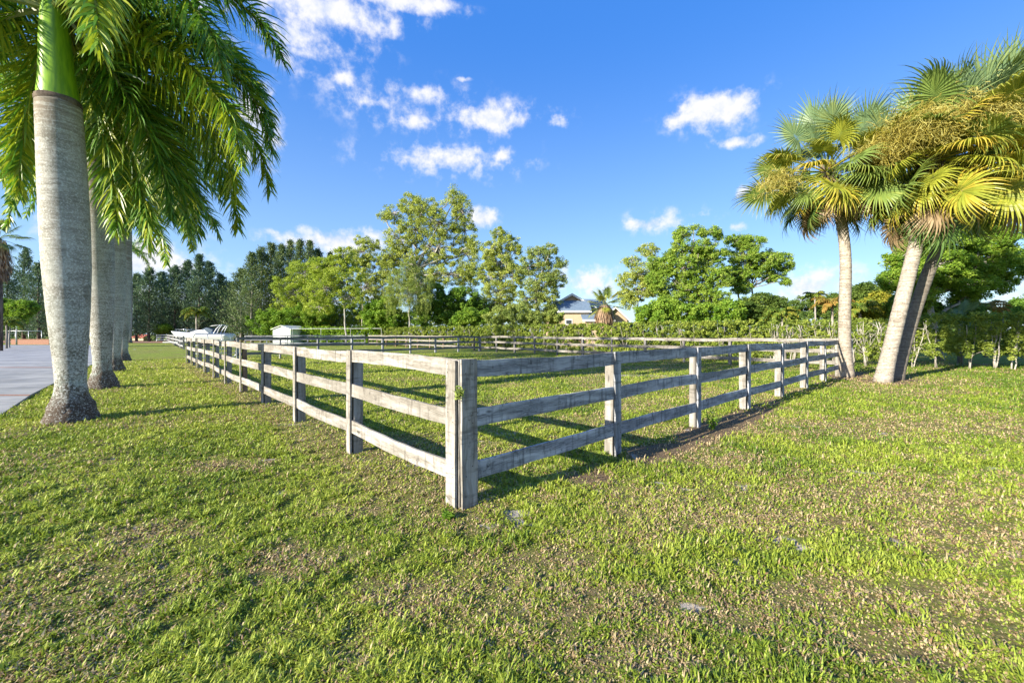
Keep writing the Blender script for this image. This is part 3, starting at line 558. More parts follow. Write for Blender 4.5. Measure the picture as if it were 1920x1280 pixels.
T('leafy_tree', 'green tree cut off by the right edge behind the power lines', 'tree', 24, 1960, [(1935, 490, 24, 26), (1960, 500, 30, 30), (1915, 505, 10, 12), (1980, 450, 40, 40)], L_dark, M_bark, .15, 9000, .34, tr=.14)
T('shrub', 'dark rounded shrub behind the hedge at the right edge', 'shrub', 30, 1910, [(1900, 590, 24, 16), (1925, 575, 26, 22), (1870, 598, 24, 10)], L_dark, M_bark, .15, 8000, .34, limbs=False)
T('shrub', 'green shrub filling behind the leggy hedge under the deep green tree', 'shrub', 25, 1730, [(1690, 575, 28, 24), (1730, 580, 28, 20), (1800, 585, 40, 14), (1770, 592, 40, 12)], L_dark, M_bark, .15, 12000, .34, limbs=False)
T('bush', 'round bright green bush behind the short white fence', 'bush', 80, 303, [(298, 618, 9, 8), (308, 616, 11, 7)], L_shr, M_bark, .25, 4000, .5, limbs=False)
T('leafy_tree', 'bright green drooping tree behind the brick wall at the left edge', 'tree', 44, 18, [(8, 572, 16, 14), (30, 574, 20, 11), (52, 576, 16, 10), (12, 596, 14, 16), (-10, 585, 20, 24), (38, 588, 12, 10)], L_brt, M_barkp, .2, 9000, .35, tr=.07, droop=.7)

# ---------------------------------------------------------------- palms
def frond_mesh(name, pts, n_=70, Lf=.75, wid=.03, plum=.5, droop=1.0, m=None, seed=0, r0=.035, yel=.0, sides=5):
    r = np.random.default_rng(seed); pts = np.array(pts, float); mb = MB(); k = len(pts)
    mb.tube(pts, np.linspace(r0, .006, k), sides, a=1.3, cap=False)
    s = np.linspace(.12, .995, n_); idx = s*(k-1); i0 = np.minimum(idx.astype(int), k-2); f = (idx-i0)[:, None]
    p = pts[i0]*(1-f)+pts[i0+1]*f; t = pts[i0+1]-pts[i0]; t /= np.linalg.norm(t, axis=1)[:, None]
    sd_ = np.cross(t, np.array([0, 0, 1.])); ln = np.linalg.norm(sd_, axis=1)[:, None]; sd_ = sd_/(ln+1e-6)
    # keep a stable side vector where the rachis hangs vertically
    for q in range(1, len(sd_)):
        if ln[q] < .35: sd_[q] = sd_[q-1]
        elif np.dot(sd_[q], sd_[q-1]) < 0: sd_[q] = -sd_[q]
    un = np.cross(sd_, t)
    Vs = []; As = []
    for side in (-1, 1):
        for rep in range(2):
            ang = r.normal(0, plum, n_)*.9+(.25 if rep else -.2)
            fw = .35+.5*s+r.normal(0, .1, n_)
            d0 = sd_*side*np.cos(ang)[:, None]+un*np.sin(ang)[:, None]; d0 = d0*np.cos(fw)[:, None]+t*np.sin(fw)[:, None]
            L = Lf*(np.sin(np.clip(s*1.05, 0, 1)*math.pi*.80+.35)**.7)*(.8+.35*r.random(n_)); L = np.maximum(L, .18*Lf)
            cur = p+r.normal(0, .006, (n_, 3)); seg = 4; P_ = [cur]; d = d0.copy(); Ds = [d0]
            for q in range(seg):
                d = d+np.array([0, 0, -1.])*(droop*.28*(q+.5))*(.7+.6*r.random((n_, 1))); d /= np.linalg.norm(d, axis=1)[:, None]
                cur = cur+d*(L/seg)[:, None]; P_.append(cur); Ds.append(d)
            wd = wid*np.array([.6, 1., .85, .5, .05]); w_ = np.cross(d0, un); w_ /= np.linalg.norm(w_, axis=1)[:, None]+1e-6
            w_ = w_*np.cos(r.normal(0, .6, n_))[:, None]+un*np.sin(r.normal(0, .6, n_))[:, None]
            V = np.stack([P_[q]+w_*(e*wd[q]/2) for q in range(seg+1) for e in (-1, 1)], 1)
            Vs.append(V); As.append(np.clip(r.random(n_)*.75+.1*r.normal()+yel, 0, 1.2))
    V = np.concatenate(Vs); a = np.concatenate(As); K = len(V)
    base = np.arange(K)[:, None, None]*10; q = np.array([[2*i, 2*i+1, 2*i+3, 2*i+2] for i in range(4)])[None]
    mb.add(V.reshape(-1, 3), (base+q).reshape(-1, 4), a=np.repeat(a, 10)); return mb.mesh(name, m, False)
m_, n = mat('palm_frond'); a = n('ShaderNodeAttribute', attribute_name='rnd').outputs['Fac']
c = n.mix(n.ss(a, .0, .5), (.05, .15, .025), (.15, .31, .04)); c = n.mix(n.ss(a, .5, .95), c, (.42, .47, .04)); c = n.mix(n.ss(a, 1.22, 1.28), c, (.26, .30, .08))
p_ = n('ShaderNodeBsdfPrincipled', {'Base Color': c, 'Roughness': .38, 'Specular IOR Level': .45})
out(n, n('ShaderNodeMixShader', {0: .3, 1: p_, 2: n('ShaderNodeBsdfTranslucent', {0: n.mix(.5, c, (.8, 1, .1), 'MULTIPLY')})})); M_frond = m_
# royal palm trunk: pale rings, lichen, dark foot
m_, n = mat('royal_trunk'); o = n('ShaderNodeTexCoord').outputs['Object']; z_ = n('ShaderNodeSeparateXYZ', {0: o}).outputs[2]
rv = n('ShaderNodeObjectInfo').outputs['Random']; o = n('ShaderNodeVectorMath', {0: o, 1: n('ShaderNodeCombineXYZ', {0: n.m('MULTIPLY', rv, 31.), 1: n.m('MULTIPLY', rv, 17.), 2: n.m('MULTIPLY', rv, 53.)}).outputs[0]}, operation='ADD').outputs[0]
big = n.noise(o, 1.6, 5, .65).outputs[0]; fn = n.noise(o, 34., 5, .8).outputs[0]; wob = n('ShaderNodeVectorMath', {0: n.noise(o, 2.2, 3).outputs['Color'], 1: (0, 0, .12)}, operation='MULTIPLY'); fl = n.noise(n('ShaderNodeMapping', {0: n('ShaderNodeVectorMath', {0: o, 1: wob.outputs[0]}, operation='ADD').outputs[0], 3: (.9, .9, 9)}), 2.2, 6, .72).outputs[0]
mt1 = n.noise(n('ShaderNodeMapping', {0: o, 3: (1, 1, .35)}), 2.6, 6, .7).outputs[0]
c = n.mix(n.ss(fl, .35, .65), (.26, .245, .21), (.46, .445, .405)); c = n.mix(n.ss(big, .45, .62, 0., .5), c, (.27, .29, .26)); c = n.mix(n.ss(mt1, .52, .66, 0., .65), c, (.15, .145, .12)); c = n.mix(n.ss(mt1, .44, .34, 0., .5), c, (.50, .50, .46))
c = n.mix(n.ss(fn, .53, .60, 0., .75), c, (.56, .58, .55)); 
lowm = n.ss(z_, 3.2, .2); c = n.mix(n.m('MULTIPLY', n.ss(n.m('ADD', fn, n.m('MULTIPLY', n.m('SUBTRACT', big, .5), .55)), .50, .42), n.m('ADD', .25, n.m('MULTIPLY', lowm, .8))), c, (.085, .08, .055))
pat = n.ss(n.noise(o, 5., 6, .8).outputs[0], .5, .56); c = n.mix(n.m('MULTIPLY', n.m('MULTIPLY', pat, n.ss(z_, 1.3, .4)), .6), c, (.40, .46, .42))
foot = n.ss(n.m('ADD', z_, n.m('MULTIPLY', n.m('SUBTRACT', n.noise(o, 4., 4, .6).outputs[0], .5), 1.4)), .80, .22); c = n.mix(n.m('MULTIPLY', foot, n.ss(fn, .66, .50)), c, (.07, .05, .035))
topb = n.ss(z_, 4.6, 5.65, 0., .85); c = n.mix(n.m('MULTIPLY', topb, n.ss(fl, .65, .4)), c, (.20, .16, .12))
bh = n.m('ADD', n.m('MULTIPLY', fl, .5), n.m('MULTIPLY', fn, .6)); b = n('ShaderNodeBump', {'Strength': .5, 'Distance': .015, 'Height': bh})
out(n, n('ShaderNodeBsdfPrincipled', {'Base Color': c, 'Roughness': .8, 'Normal': b, 'Specular IOR Level': .2})); M_royal = m_
m_, n = mat('crownshaft'); o = n('ShaderNodeTexCoord').outputs['Object']; st = n.noise(n('ShaderNodeMapping', {0: o, 3: (9, 9, .35)}), 2., 4).outputs[0]
c = n.mix(n.ss(st, .35, .65), (.14, .29, .012), (.24, .42, .015)); out(n, n('ShaderNodeBsdfPrincipled', {'Base Color': c, 'Roughness': .35, 'Specular IOR Level': .5})); M_shaft = m_
def lathe(mb, prof, lean, k=28, ecc=.0, rough=.0, seed=0):
    r = np.random.default_rng(seed); V = []; m = len(prof)
    an = np.arange(k)*2*math.pi/k
    for z, ra in prof:
        rr_ = ra*(1+ecc*np.cos(3*an+z))*(1+(rough*r.normal(size=k) if z < .5 else 0)); cx, cy = lean(z)
        V.append(np.stack([cx+rr_*np.cos(an), cy+rr_*np.sin(an), np.full(k, z)], -1))
    V = np.concatenate(V); i, j = np.meshgrid(np.arange(m-1), np.arange(k), indexing='ij'); j2 = (j+1) % k
    Q = np.stack([i*k+j, i*k+j2, (i+1)*k+j2, (i+1)*k+j], -1).reshape(-1, 4)
    V = np.vstack([V, [(*lean(prof[-1][0]), prof[-1][0])]]); T = [((m-1)*k+q, (m-1)*k+(q+1) % k, len(V)-1) for q in range(k)]
    mb.add(V, Q, T)
def arc_pts(a, e0, e1, L, k=22, pw=1.2, twist=0.):
    p = np.zeros(3); o_ = [p.copy()]
    for i in range(k):
        t = (i+.5)/k; e = e0+(e1-e0)*t**pw; aa = a+twist*t
        p = p+np.array([math.cos(aa)*math.cos(e), math.sin(aa)*math.cos(e), math.sin(e)])*L/k; o_.append(p.copy())
    return o_
def royal(label, pos, H, sc, lean, fr, n_=80, shaft=1.75, seed=1):
    root = empty('royal_palm', pos, label, 'palm tree', 'row of royal palms beside the driveway')
    prof0 = [(-.15, .40), (0, .37), (.06, .355), (.14, .33), (.28, .285), (.45, .225), (.65, .202), (.85, .208), (1.1, .222), (1.5, .250), (2.0, .282), (2.7, .315), (3.5, .325), (4.3, .32), (5.0, .31), (5.45, .305), (5.6, .30)]
    zs = np.array([p[0] for p in prof0]); rs = np.array([p[1] for p in prof0]); zz = np.concatenate([np.linspace(-.15, .6, 16), np.linspace(.65, H, 90)])
    ln = lambda z: (lean[0]*(max(z, 0)/H)**1.2, lean[1]*(max(z, 0)/H))
    rngl = np.random.default_rng(seed); prof = [(z, sc*float(np.interp(1.1+(z-1.1)*4.5/(H-1.1) if z > 1.1 else z, zs, rs))+(.0015*math.sin(z*55) if z > .8 else 0)) for z in zz]
    mb = MB(); lathe(mb, prof, ln, 36, .012, .035, seed); mb.obj('trunk', M_royal, root, True)
    mb = MB(); lathe(mb, [(H-.03, .298*sc), (H-.01, .308*sc), (H+.015, .303*sc), (H+.03, .309*sc), (H+.05, .29*sc), (H+.07, .296*sc), (H+.10, .268*sc)], ln, 36, .03, 0, seed); mb.obj('leaf_scar', M_barkd, root, True)
    mb = MB(); lathe(mb, [(H+.02, .27*sc), (H+.15, .275*sc), (H+.4, .25*sc), (H+.8, .225*sc), (H+1.3, .20*sc), (H+shaft, .16*sc), (H+shaft+.3, .08*sc)], ln, 28, .01, 0, seed); mb.obj('crownshaft', M_shaft, root, True)
    cx, cy = ln(H+shaft)
    for i, (a, e0, e1, L, yel) in enumerate(fr):
        pts = arc_pts(R(a), R(e0), R(e1), L, twist=random.uniform(-.15, .15))
        me = frond_mesh('frond', pts, n_, .80 if n_ > 60 else .80, .040*(1 if n_ > 60 else 1.8), .9, .38, M_frond, seed*50+i, .05, yel)
        inst('frond', me, root, Matrix.Translation((cx+.1*math.cos(R(a)), cy+.1*math.sin(R(a)), H+shaft-.05)))
    return root
rp = P(135, 788)
fr1 = [(6, 44, -72, 4.55, .05), (-10, 28, -84, 4.2, .1), (25, 26, -86, 4.3, .15), (-34, 14, -88, 4.1, .4), (44, 8, -88, 4.7, .45), (14, -2, -88, 4.3, .35), (75, 30, -86, 4.5, .15), (100, 0, -88, 4.5, .3),
       (130, 28, -84, 4.3, .2), (165, 15, -86, 4.3, .2), (195, 35, -80, 4.2, .1), (212, 0, -88, 4.3, .35), (60, 55, -60, 4.2, 0.), (150, 60, -50, 4., 0.), (-20, 58, -50, 3.8, 0.), (235, 55, -50, 4., 0.),
       (34, -14, -88, 4.2, .55), (62, -12, -89, 4.8, .4), (84, -18, -89, 4.6, .3), (112, -14, -89, 4.5, .3), (20, 16, -88, 4.5, .2), (145, -10, -89, 4.2, .35), (182, -6, -89, 4.2, .35),
       (38, -48, -88, 3.9, .15), (50, -42, -88, 4.2, .2), (85, -48, -89, 4.3, .2), (100, -50, -88, 4.0, .2), (68, -30, -89, 4.4, .15)]
royal('nearest royal palm with bulging pale trunk and green crownshaft', rp, 5.62, 1.0, (-.34, .1), fr1, 105, seed=3)
def fr_auto(k, seed, L=4.0):
    r = random.Random(seed); o_ = []
    for i in range(k):
        t = i/k; o_.append((i*137.5+r.uniform(-10, 10), 65-92*t+r.uniform(-5, 5), -45-42*t**.5, L*r.uniform(.85, 1.1), .25*t+r.uniform(0, .1)))
    return o_
royal('second royal palm, trunk partly behind the nearest one, ending in a dark root ring', P(193, 727), 6.3, .98, (-.2, .0), fr_auto(24, 5, 4.5), 62, seed=4)
royal('third royal palm in the row with mottled trunk', P(214, 696), 6.6, .98, (-.1, .2), fr_auto(22, 6, 4.5), 50, seed=5)
royal('fourth royal palm in the row with evenly pale slender trunk', P(231, 677), 8.2, 1.0, (.1, 0), fr_auto(18, 7, 4.4), 44, seed=6)
royal('fifth and farthest royal palm at the end of the row', P(243, 643), 13.0, 1.1, (.0, 0), fr_auto(13, 8, 4.5), 34, seed=7)
# sabal palms ------------------------------------------------------
def leafcol(name, g1, g2, y1):
    m_, n = mat(name); a = n('ShaderNodeAttribute', attribute_name='rnd').outputs['Fac']; r = n('ShaderNodeObjectInfo').outputs['Random']
    c = n.mix(n.ss(a, .0, .6), g1, g2); c = n.mix(n.ss(n.m('ADD', a, n.m('MULTIPLY', r, .5)), .85, 1.3), c, y1)
    p_ = n('ShaderNodeBsdfPrincipled', {'Base Color': c, 'Roughness': .42, 'Specular IOR Level': .35})
    out(n, n('ShaderNodeMixShader', {0: .25, 1: p_, 2: n('ShaderNodeBsdfTranslucent', {0: c})})); return m_
M_fan = leafcol('fan_green', (.09, .16, .035), (.19, .27, .06), (.34, .37, .06))
M_fany = leafcol('fan_yellow', (.17, .23, .03), (.32, .34, .04), (.54, .40, .055))
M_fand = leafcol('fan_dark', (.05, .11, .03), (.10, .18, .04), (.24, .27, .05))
M_fann = leafcol('fan_dead', (.14, .10, .055), (.28, .20, .11), (.40, .30, .17))
M_fanb = leafcol('fan_blue', (.09, .16, .08), (.17, .26, .12), (.28, .35, .12))
def fan_mesh(seed, pet=1.1, Rb=1.15, m=None, droop=.6, ns=58):
    r = np.random.default_rng(seed); mb = MB()
    # petiole along +X, arching down a little; blade at its end
    t = np.linspace(0, 1, 7); pp = np.stack([pet*t, 0*t, -.10*pet*t**2], -1); mb.tube(pp, np.linspace(.028, .014, 7), 5, a=.7, cap=False)
    c0 = pp[-1]; costa = .35
    for i in range(ns):
        u = (i+.5)/ns*2-1; ang = u*R(148)+r.normal(0, .02)
        L = Rb*(1-.22*abs(u)**2)*(.74+.36*r.random()); o0 = c0+np.array([costa*(1-abs(u)), 0, -.06*(1-abs(u))])
        lift = .28*abs(u)                       # fold of the costapalmate blade
        d = np.array([math.cos(ang), math.sin(ang), lift]); d /= np.linalg.norm(d)
        sdv = np.array([-math.sin(ang), math.cos(ang), 0]); sg = 6; w0 = Rb*R(296)/ns*.55
        ps = [o0]; cur = o0; dd = d.copy(); dr = droop*(.7+.6*r.random())
        for q in range(sg):
            f = (q+.5)/sg; dd = dd+np.array([0, 0, -1])*(.02 if f < .35 else dr*.42*(f)); dd /= np.linalg.norm(dd); cur = cur+dd*L/sg; ps.append(cur)
        wd = np.array([.15, .62, 1., .8, .5, .28, .03])*w0; V = []; fold = .35 if i % 2 else -.35
        for q, p in enumerate(ps): V += [p-sdv*wd[q]/2+np.array([0, 0, fold*wd[q]*.5]), p+sdv*wd[q]/2-np.array([0, 0, fold*wd[q]*.5])]
        mb.add(V, [(2*q, 2*q+1, 2*q+3, 2*q+2) for q in range(sg)], a=np.repeat(np.clip(.15+.5*r.random()+np.linspace(0, .35, sg+1), 0, 1), 2))
    return mb.mesh('frond', m)
FAN = {k: [fan_mesh(s*7+i, 1.25+.12*i, .92+.06*i, m, dr) for i in range(3)] for s, (k, m, dr) in enumerate((('g', M_fan, 1.15), ('y', M_fany, 1.5), ('d', M_fand, 1.3), ('b', M_fanb, .40), ('n', M_fann, 2.4)))}
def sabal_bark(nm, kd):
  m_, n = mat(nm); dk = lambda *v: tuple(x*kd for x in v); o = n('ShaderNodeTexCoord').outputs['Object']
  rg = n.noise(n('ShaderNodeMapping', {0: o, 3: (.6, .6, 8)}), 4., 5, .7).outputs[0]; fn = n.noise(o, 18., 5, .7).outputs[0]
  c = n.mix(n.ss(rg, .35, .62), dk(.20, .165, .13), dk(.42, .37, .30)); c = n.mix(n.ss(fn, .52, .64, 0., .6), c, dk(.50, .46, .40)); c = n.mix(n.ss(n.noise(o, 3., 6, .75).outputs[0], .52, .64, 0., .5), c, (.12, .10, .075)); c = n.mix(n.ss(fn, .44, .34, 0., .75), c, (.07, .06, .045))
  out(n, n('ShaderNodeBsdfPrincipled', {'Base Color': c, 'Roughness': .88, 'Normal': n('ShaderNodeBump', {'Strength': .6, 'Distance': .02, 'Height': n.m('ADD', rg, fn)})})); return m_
M_sab = sabal_bark('sabal_trunk', 1.); M_sab_shaded = sabal_bark('sabal_trunk_shaded', .5)  # second bark is a darkened copy: the neighbouring palm's shade painted into the colour
def sabal(label, path, r0, r1, nf, Rc, seed, upb=.0, mt=None):
    base = Vector(path[0]); root = empty('cabbage_palm', base, label, 'palm tree', 'leaning fan palms at the fence end'); r = random.Random(seed)
    P_ = np.array([tuple(Vector(p)-base) for p in path]); t = np.linspace(0, 1, len(P_)); tt = np.linspace(0, 1, 60)
    # smooth path
    co_ = [np.polyfit(t, P_[:, i], min(3, len(P_)-1)) for i in range(3)]; pts = np.stack([np.polyval(c_, tt) for c_ in co_], -1); pts[0, 2] -= .1
    rad = r0+(r1-r0)*tt; rad = rad*(1+.30*np.exp(-tt*22))+.004*np.sin(tt*170)
    mb = MB(); mb.tube(pts, rad, 20); mb.obj('trunk', mt or M_sab, root, True)
    top = pts[-1]; ax = pts[-1]-pts[-6]; ax /= np.linalg.norm(ax)
    mb = MB()                                   # leaf boots and fibre under the crown
    for i in range(40):
        a = i*2.4; f = i/40; c0 = top-ax*(.75*(1-f)); v = np.array([math.cos(a), math.sin(a), .9+f]); v /= np.linalg.norm(v)
        mb.tube([c0+v*r1*.5, c0+v*(r1+.16), c0+v*(r1+.34)+np.array([0, 0, .05])], [.05, .045, .02], 5)
    mb.obj('leaf_boots', M_barkd, root, True)
    for i in range(nf):
        f = i/(nf-1); a = i*2.39996+r.uniform(-.2, .2); e = R(82)-R(146)*f**.8+R(r.uniform(-8, 8))
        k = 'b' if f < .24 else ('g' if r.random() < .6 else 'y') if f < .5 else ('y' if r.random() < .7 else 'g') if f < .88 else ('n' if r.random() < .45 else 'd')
        if k != 'b' and math.cos(a-SH) > .35 and r.random() < .6: k = 'd'  # fronds facing away from the sun take the dark colour, shade painted in
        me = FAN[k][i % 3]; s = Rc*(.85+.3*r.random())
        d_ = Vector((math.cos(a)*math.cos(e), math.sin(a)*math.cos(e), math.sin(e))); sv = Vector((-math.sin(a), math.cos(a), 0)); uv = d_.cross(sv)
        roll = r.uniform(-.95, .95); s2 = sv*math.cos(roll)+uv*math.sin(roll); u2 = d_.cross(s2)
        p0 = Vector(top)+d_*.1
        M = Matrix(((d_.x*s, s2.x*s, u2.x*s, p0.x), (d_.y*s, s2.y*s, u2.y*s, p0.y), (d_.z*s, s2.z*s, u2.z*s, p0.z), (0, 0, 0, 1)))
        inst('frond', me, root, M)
    return root, Vector(top)+base
q0 = PALMS_R[0]; s1, top1 = sabal('upright slim fan palm at the end of the fence with a curved neck', [q0, at(1585, 14.7, 600), at(1584, 14.7, 500), at(1580, 14.7, 430), at(1548, 14.8, 322)], .19, .15, 62, .98, 11)
q1 = PALMS_R[1]; s2, top2 = sabal('leaning fan palm with thick pale sunlit trunk', [q1, at(1682, 13.2, 600), at(1708, 13.2, 500), at(1728, 13.2, 410), at(1752, 13.2, 300)], .20, .175, 84, 1.1, 12)
q2 = PALMS_R[2]; s3, top3 = sabal('leaning fan palm behind the pale one, its trunk coloured darker as shaded', [q2, at(1708, 13.9, 600), at(1752, 13.9, 490), at(1792, 14.0, 390), at(1860, 14.1, 270)], .175, .17, 84, 1.2, 13, mt=M_sab_shaded)
# tangled parasitic vine lying over the two big crowns
M_vine = leafmat('vine', (.34, .28, .05), (.50, .41, .08), (.56, .54, .18), .25)
def vine(cent, rad, k, seed):
    r = np.random.default_rng(seed); mb = MB(); st = []
    for c_, ra in zip(cent, rad):
        d = r.normal(size=(k, 3)); d[:, 2] = np.abs(d[:, 2])*.55-.12; d[:, 1] -= .5; d /= np.linalg.norm(d, axis=1)[:, None]; st.append(np.array(c_)+d*np.array(ra)*(.9+.2*r.random((k, 1))))
    p = np.concatenate(st); K = len(p); dr = r.normal(size=(K, 3)); dr /= np.linalg.norm(dr, axis=1)[:, None]; seg = 9; rows = [p]
    for q in range(seg):
        dr = dr+r.normal(0, .75, (K, 3))+np.array([0, 0, -.22]); dr /= np.linalg.norm(dr, axis=1)[:, None]; p = p+dr*.095; rows.append(p)
    w = r.normal(size=(K, 3)); w /= np.linalg.norm(w, axis=1)[:, None]; w *= .0065
    V = np.stack([rw+e*w for rw in rows for e in (-1, 1)], 1); n2 = 2*(seg+1)
    Q = (np.arange(K)[:, None, None]*n2+np.array([[2*i, 2*i+1, 2*i+3, 2*i+2] for i in range(seg)])[None]).reshape(-1, 4)
    mb.add(V.reshape(-1, 3), Q, a=np.repeat(r.random(K), n2)); return mb
vo_ = vine([at(1715, 12.6, 262), at(1785, 12.5, 245), at(1860, 12.7, 225), at(1655, 13.2, 290), at(1930, 12.9, 200)], [(.75, .9, .85), (1.0, 1.05, .9), (.9, 1.0, .85), (.45, .55, .45), (.6, .7, .55)], 1500, 5).obj('vine', M_vine)
tag(vo_, 'tangled straw-orange parasitic vine draped over the crowns of the leaning palms', 'vine', kind='stuff')
vo2 = vine([at(1455, 14.2, 345)], [(.35, .4, .35)], 260, 6).obj('vine', M_vine); tag(vo2, 'small ochre vine tangle on the outer left leaves of the upright fan palm', 'vine', kind='stuff')
# smaller palms in the background
def small_palm(name, label, px, d, pytop, frond_L, nf, mm, tr=.12, fan=False, shaggy=0., loc=None, mt=M_bark, fankeys='gy', lw=.06):
    base = at(px, d); root = empty(name, base, label, 'palm tree'); H = EYE+(HZ-pytop)*d/F
    mb = MB(); mb.tube([(0, 0, -.1), (.05, 0, H*.5), (0, 0, H)], [tr*1.2, tr, tr*.9], 9); mb.obj('trunk', mt, root, True)
    if shaggy:
        mb = MB(); K = 900; a = rng.random(K)*6.28; z1 = H-rng.random(K)*shaggy; rr_ = tr+.1+.5*np.sin(np.clip((H-z1)/shaggy, .05, 1)*math.pi*.9)*rng.random(K)
        q = np.stack([np.cos(a)*rr_, np.sin(a)*rr_, z1], -1); t = np.stack([np.cos(a)*.3, np.sin(a)*.3, -np.ones(K)], -1); s = np.stack([-np.sin(a), np.cos(a), 0*a], -1)
        V = np.stack([q, q+t*.3+s*.06, q+t*.6, q+t*.3-s*.06], 1).reshape(-1, 3); mb.add(V, np.arange(K)[:, None]*4+np.arange(4), a=np.repeat(rng.random(K), 4)); mb.obj('dead_skirt', M_skirt, root)
    for i in range(nf):
        f = i/nf; a = i*2.4
        if fan:
            me = FAN[fankeys[i % len(fankeys)]][i % 3]; e = R(80-115*f); s = frond_L
            d_ = Vector((math.cos(a)*math.cos(e), math.sin(a)*math.cos(e), math.sin(e))); sv = Vector((-math.sin(a), math.cos(a), 0)); uv = d_.cross(sv)
            M = Matrix(((d_.x*s, sv.x*s, uv.x*s, 0), (d_.y*s, sv.y*s, uv.y*s, 0), (d_.z*s, sv.z*s, uv.z*s, H), (0, 0, 0, 1))); inst('frond', me, root, M)
        else:
            me = frond_mesh('frond', arc_pts(a, R(72-60*f), R(-30-50*f), frond_L, 12), 26, frond_L*.24, lw, .35, .7, mm, i, .03, .25*f, 4)
            inst('frond', me, root, Matrix.Translation((0, 0, H)))
    return root
M_skirt = leafmat('dead_fronds', (.20, .12, .07), (.34, .22, .13), (.42, .32, .2), .1)
M_frg = leafmat('queen_frond', (.10, .20, .03), (.20, .30, .04), (.40, .34, .05), .3)
M_fro = leafmat('ochre_frond', (.22, .24, .04), (.40, .28, .06), (.55, .30, .08), .3)
small_palm('queen_palm', 'small golden green palm standing alone behind the boat', 368, 62, 588, 2.2, 18, M_frg, .12, lw=.12)
small_palm('cabbage_palm', 'squat fan palm with shaggy brown skirt in front of the house', 1134, 40, 572, .78, 18, None, .35, True, 1.7, mt=M_barkd)
small_palm('feather_palm', 'orange tinted feather palm just left of the upright palm trunk', 1560, 30, 572, 1.5, 14, M_fro, .08, lw=.06)
small_palm('feather_palm', 'green feather palm peeking out right of the upright palm trunk', 1612, 26, 582, 1.4, 14, M_frg, .08, lw=.06)
small_palm('feather_palm', 'yellowish feather palm behind the hedge below the power lines', 1848, 27, 580, 1.3, 14, M_fro, .08, lw=.06)
small_palm('feather_palm', 'slim green palm with thin pale trunk in the distant thicket', 1528, 45, 556, 1.3, 12, M_frg, .08, lw=.1)
small_palm('feather_palm', 'bushy feather palm under the umbrella-shaped pine', 1466, 34, 590, 1.5, 16, M_frg, .08, lw=.07)
small_palm('cabbage_palm', 'ragged dark fan palm with hanging dead skirt at the far left edge', -2, 36, 448, .85, 14, None, .2, True, 3.2, mt=M_barkd, fankeys='gd')
small_palm('feather_palm', 'low arching palm behind the brick wall near the left edge', 12, 42, 606, 1.5, 12, M_frg, .08, lw=.08)
small_palm('fan_palm', 'pale fan leaves of a low palm behind the hedge under the spreading tree', 1800, 21.5, 600, .5, 9, None, .1, True, 0, fankeys='b')

# ---------------------------------------------------------------- house
M_wall = plain('stucco', (.50, .37, .25), .85, var=.06); M_trim = plain('fascia', (.75, .75, .72), .6)
m_, n = mat('roof_shingle'); o = n('ShaderNodeNewGeometry').outputs['Position']
bt_ = n('ShaderNodeTexBrick', {'Vector': n('ShaderNodeMapping', {0: o, 2: (R(90), 0, 0)}), 'Scale': 3.2, 'Color1': (.13, .19, .26, 1), 'Color2': (.19, .26, .34, 1), 'Mortar': (.09, .13, .18, 1), 'Mortar Size': .03})
out(n, n('ShaderNodeBsdfPrincipled', {'Base Color': bt_, 'Roughness': .8})); M_roof = m_
M_glass = plain('window_glass', (.05, .06, .07), .15)
hs_ = empty('house', at(1110, 52), 'tan house with blue-grey shingled gable roofs behind the hedge', 'house'); HO = at(1110, 52)
def hx(px): return (px-1110)/F*52
def hz(py): return EYE+(HZ-py)/F*52
def gable(x0, x1, y0, y1, ze, zr, axis, ov=.35, name='roof'):
    mb = MB(); t = .14
    if axis == 'y':                             # ridge runs away from the viewer: gable faces the camera
        xm = (x0+x1)/2; X = [(x0-ov, ze-ov*(zr-ze)/(xm-x0)), (xm, zr), (x1+ov, ze-ov*(zr-ze)/(xm-x0))]
        V = [(x, y, z+dz) for y in (y0-ov, y1+ov) for x, z in X for dz in (0, t)]
        Q = [(1, 3, 9, 7), (3, 5, 11, 9), (0, 6, 8, 2), (2, 8, 10, 4), (0, 1, 7, 6), (4, 10, 11, 5), (0, 2, 3, 1), (2, 4, 5, 3), (6, 7, 9, 8), (8, 9, 11, 10)]
    else:
        ym = (y0+y1)/2; Y = [(y0-ov, ze-ov*(zr-ze)/(ym-y0)), (ym, zr), (y1+ov, ze-ov*(zr-ze)/(ym-y0))]
        V = [(x, y, z+dz) for x in (x0-ov, x1+ov) for y, z in Y for dz in (0, t)]
        Q = [(1, 7, 9, 3), (3, 9, 11, 5), (0, 2, 8, 6), (2, 4, 10, 8), (0, 6, 7, 1), (4, 5, 11, 10), (0, 1, 3, 2), (2, 3, 5, 4), (6, 8, 9, 7), (8, 10, 11, 9)]
    mb.add(V, Q); mb.obj(name, M_roof, hs_)
    mb = MB()                                   # white bargeboards
    if axis == 'y':
        for (xa, za), (xb, zb) in ((X[0], X[1]), (X[1], X[2])): 
            mb.add([(xa, y0-ov-.03, za-.14), (xb, y0-ov-.03, zb-.14), (xb, y0-ov-.03, zb+.1), (xa, y0-ov-.03, za+.1), (xa, y0-ov, za-.14), (xb, y0-ov, zb-.14), (xb, y0-ov, zb+.1), (xa, y0-ov, za+.1)], [(0, 1, 2, 3), (0, 4, 5, 1), (3, 2, 6, 7), (1, 5, 6, 2), (0, 3, 7, 4)])
    else: mb.box(((x0+x1)/2, y0-ov-.015, Y[0][1]-.02), (x1-x0+2*ov, .03, .22))
    mb.obj('bargeboard', M_trim, hs_)
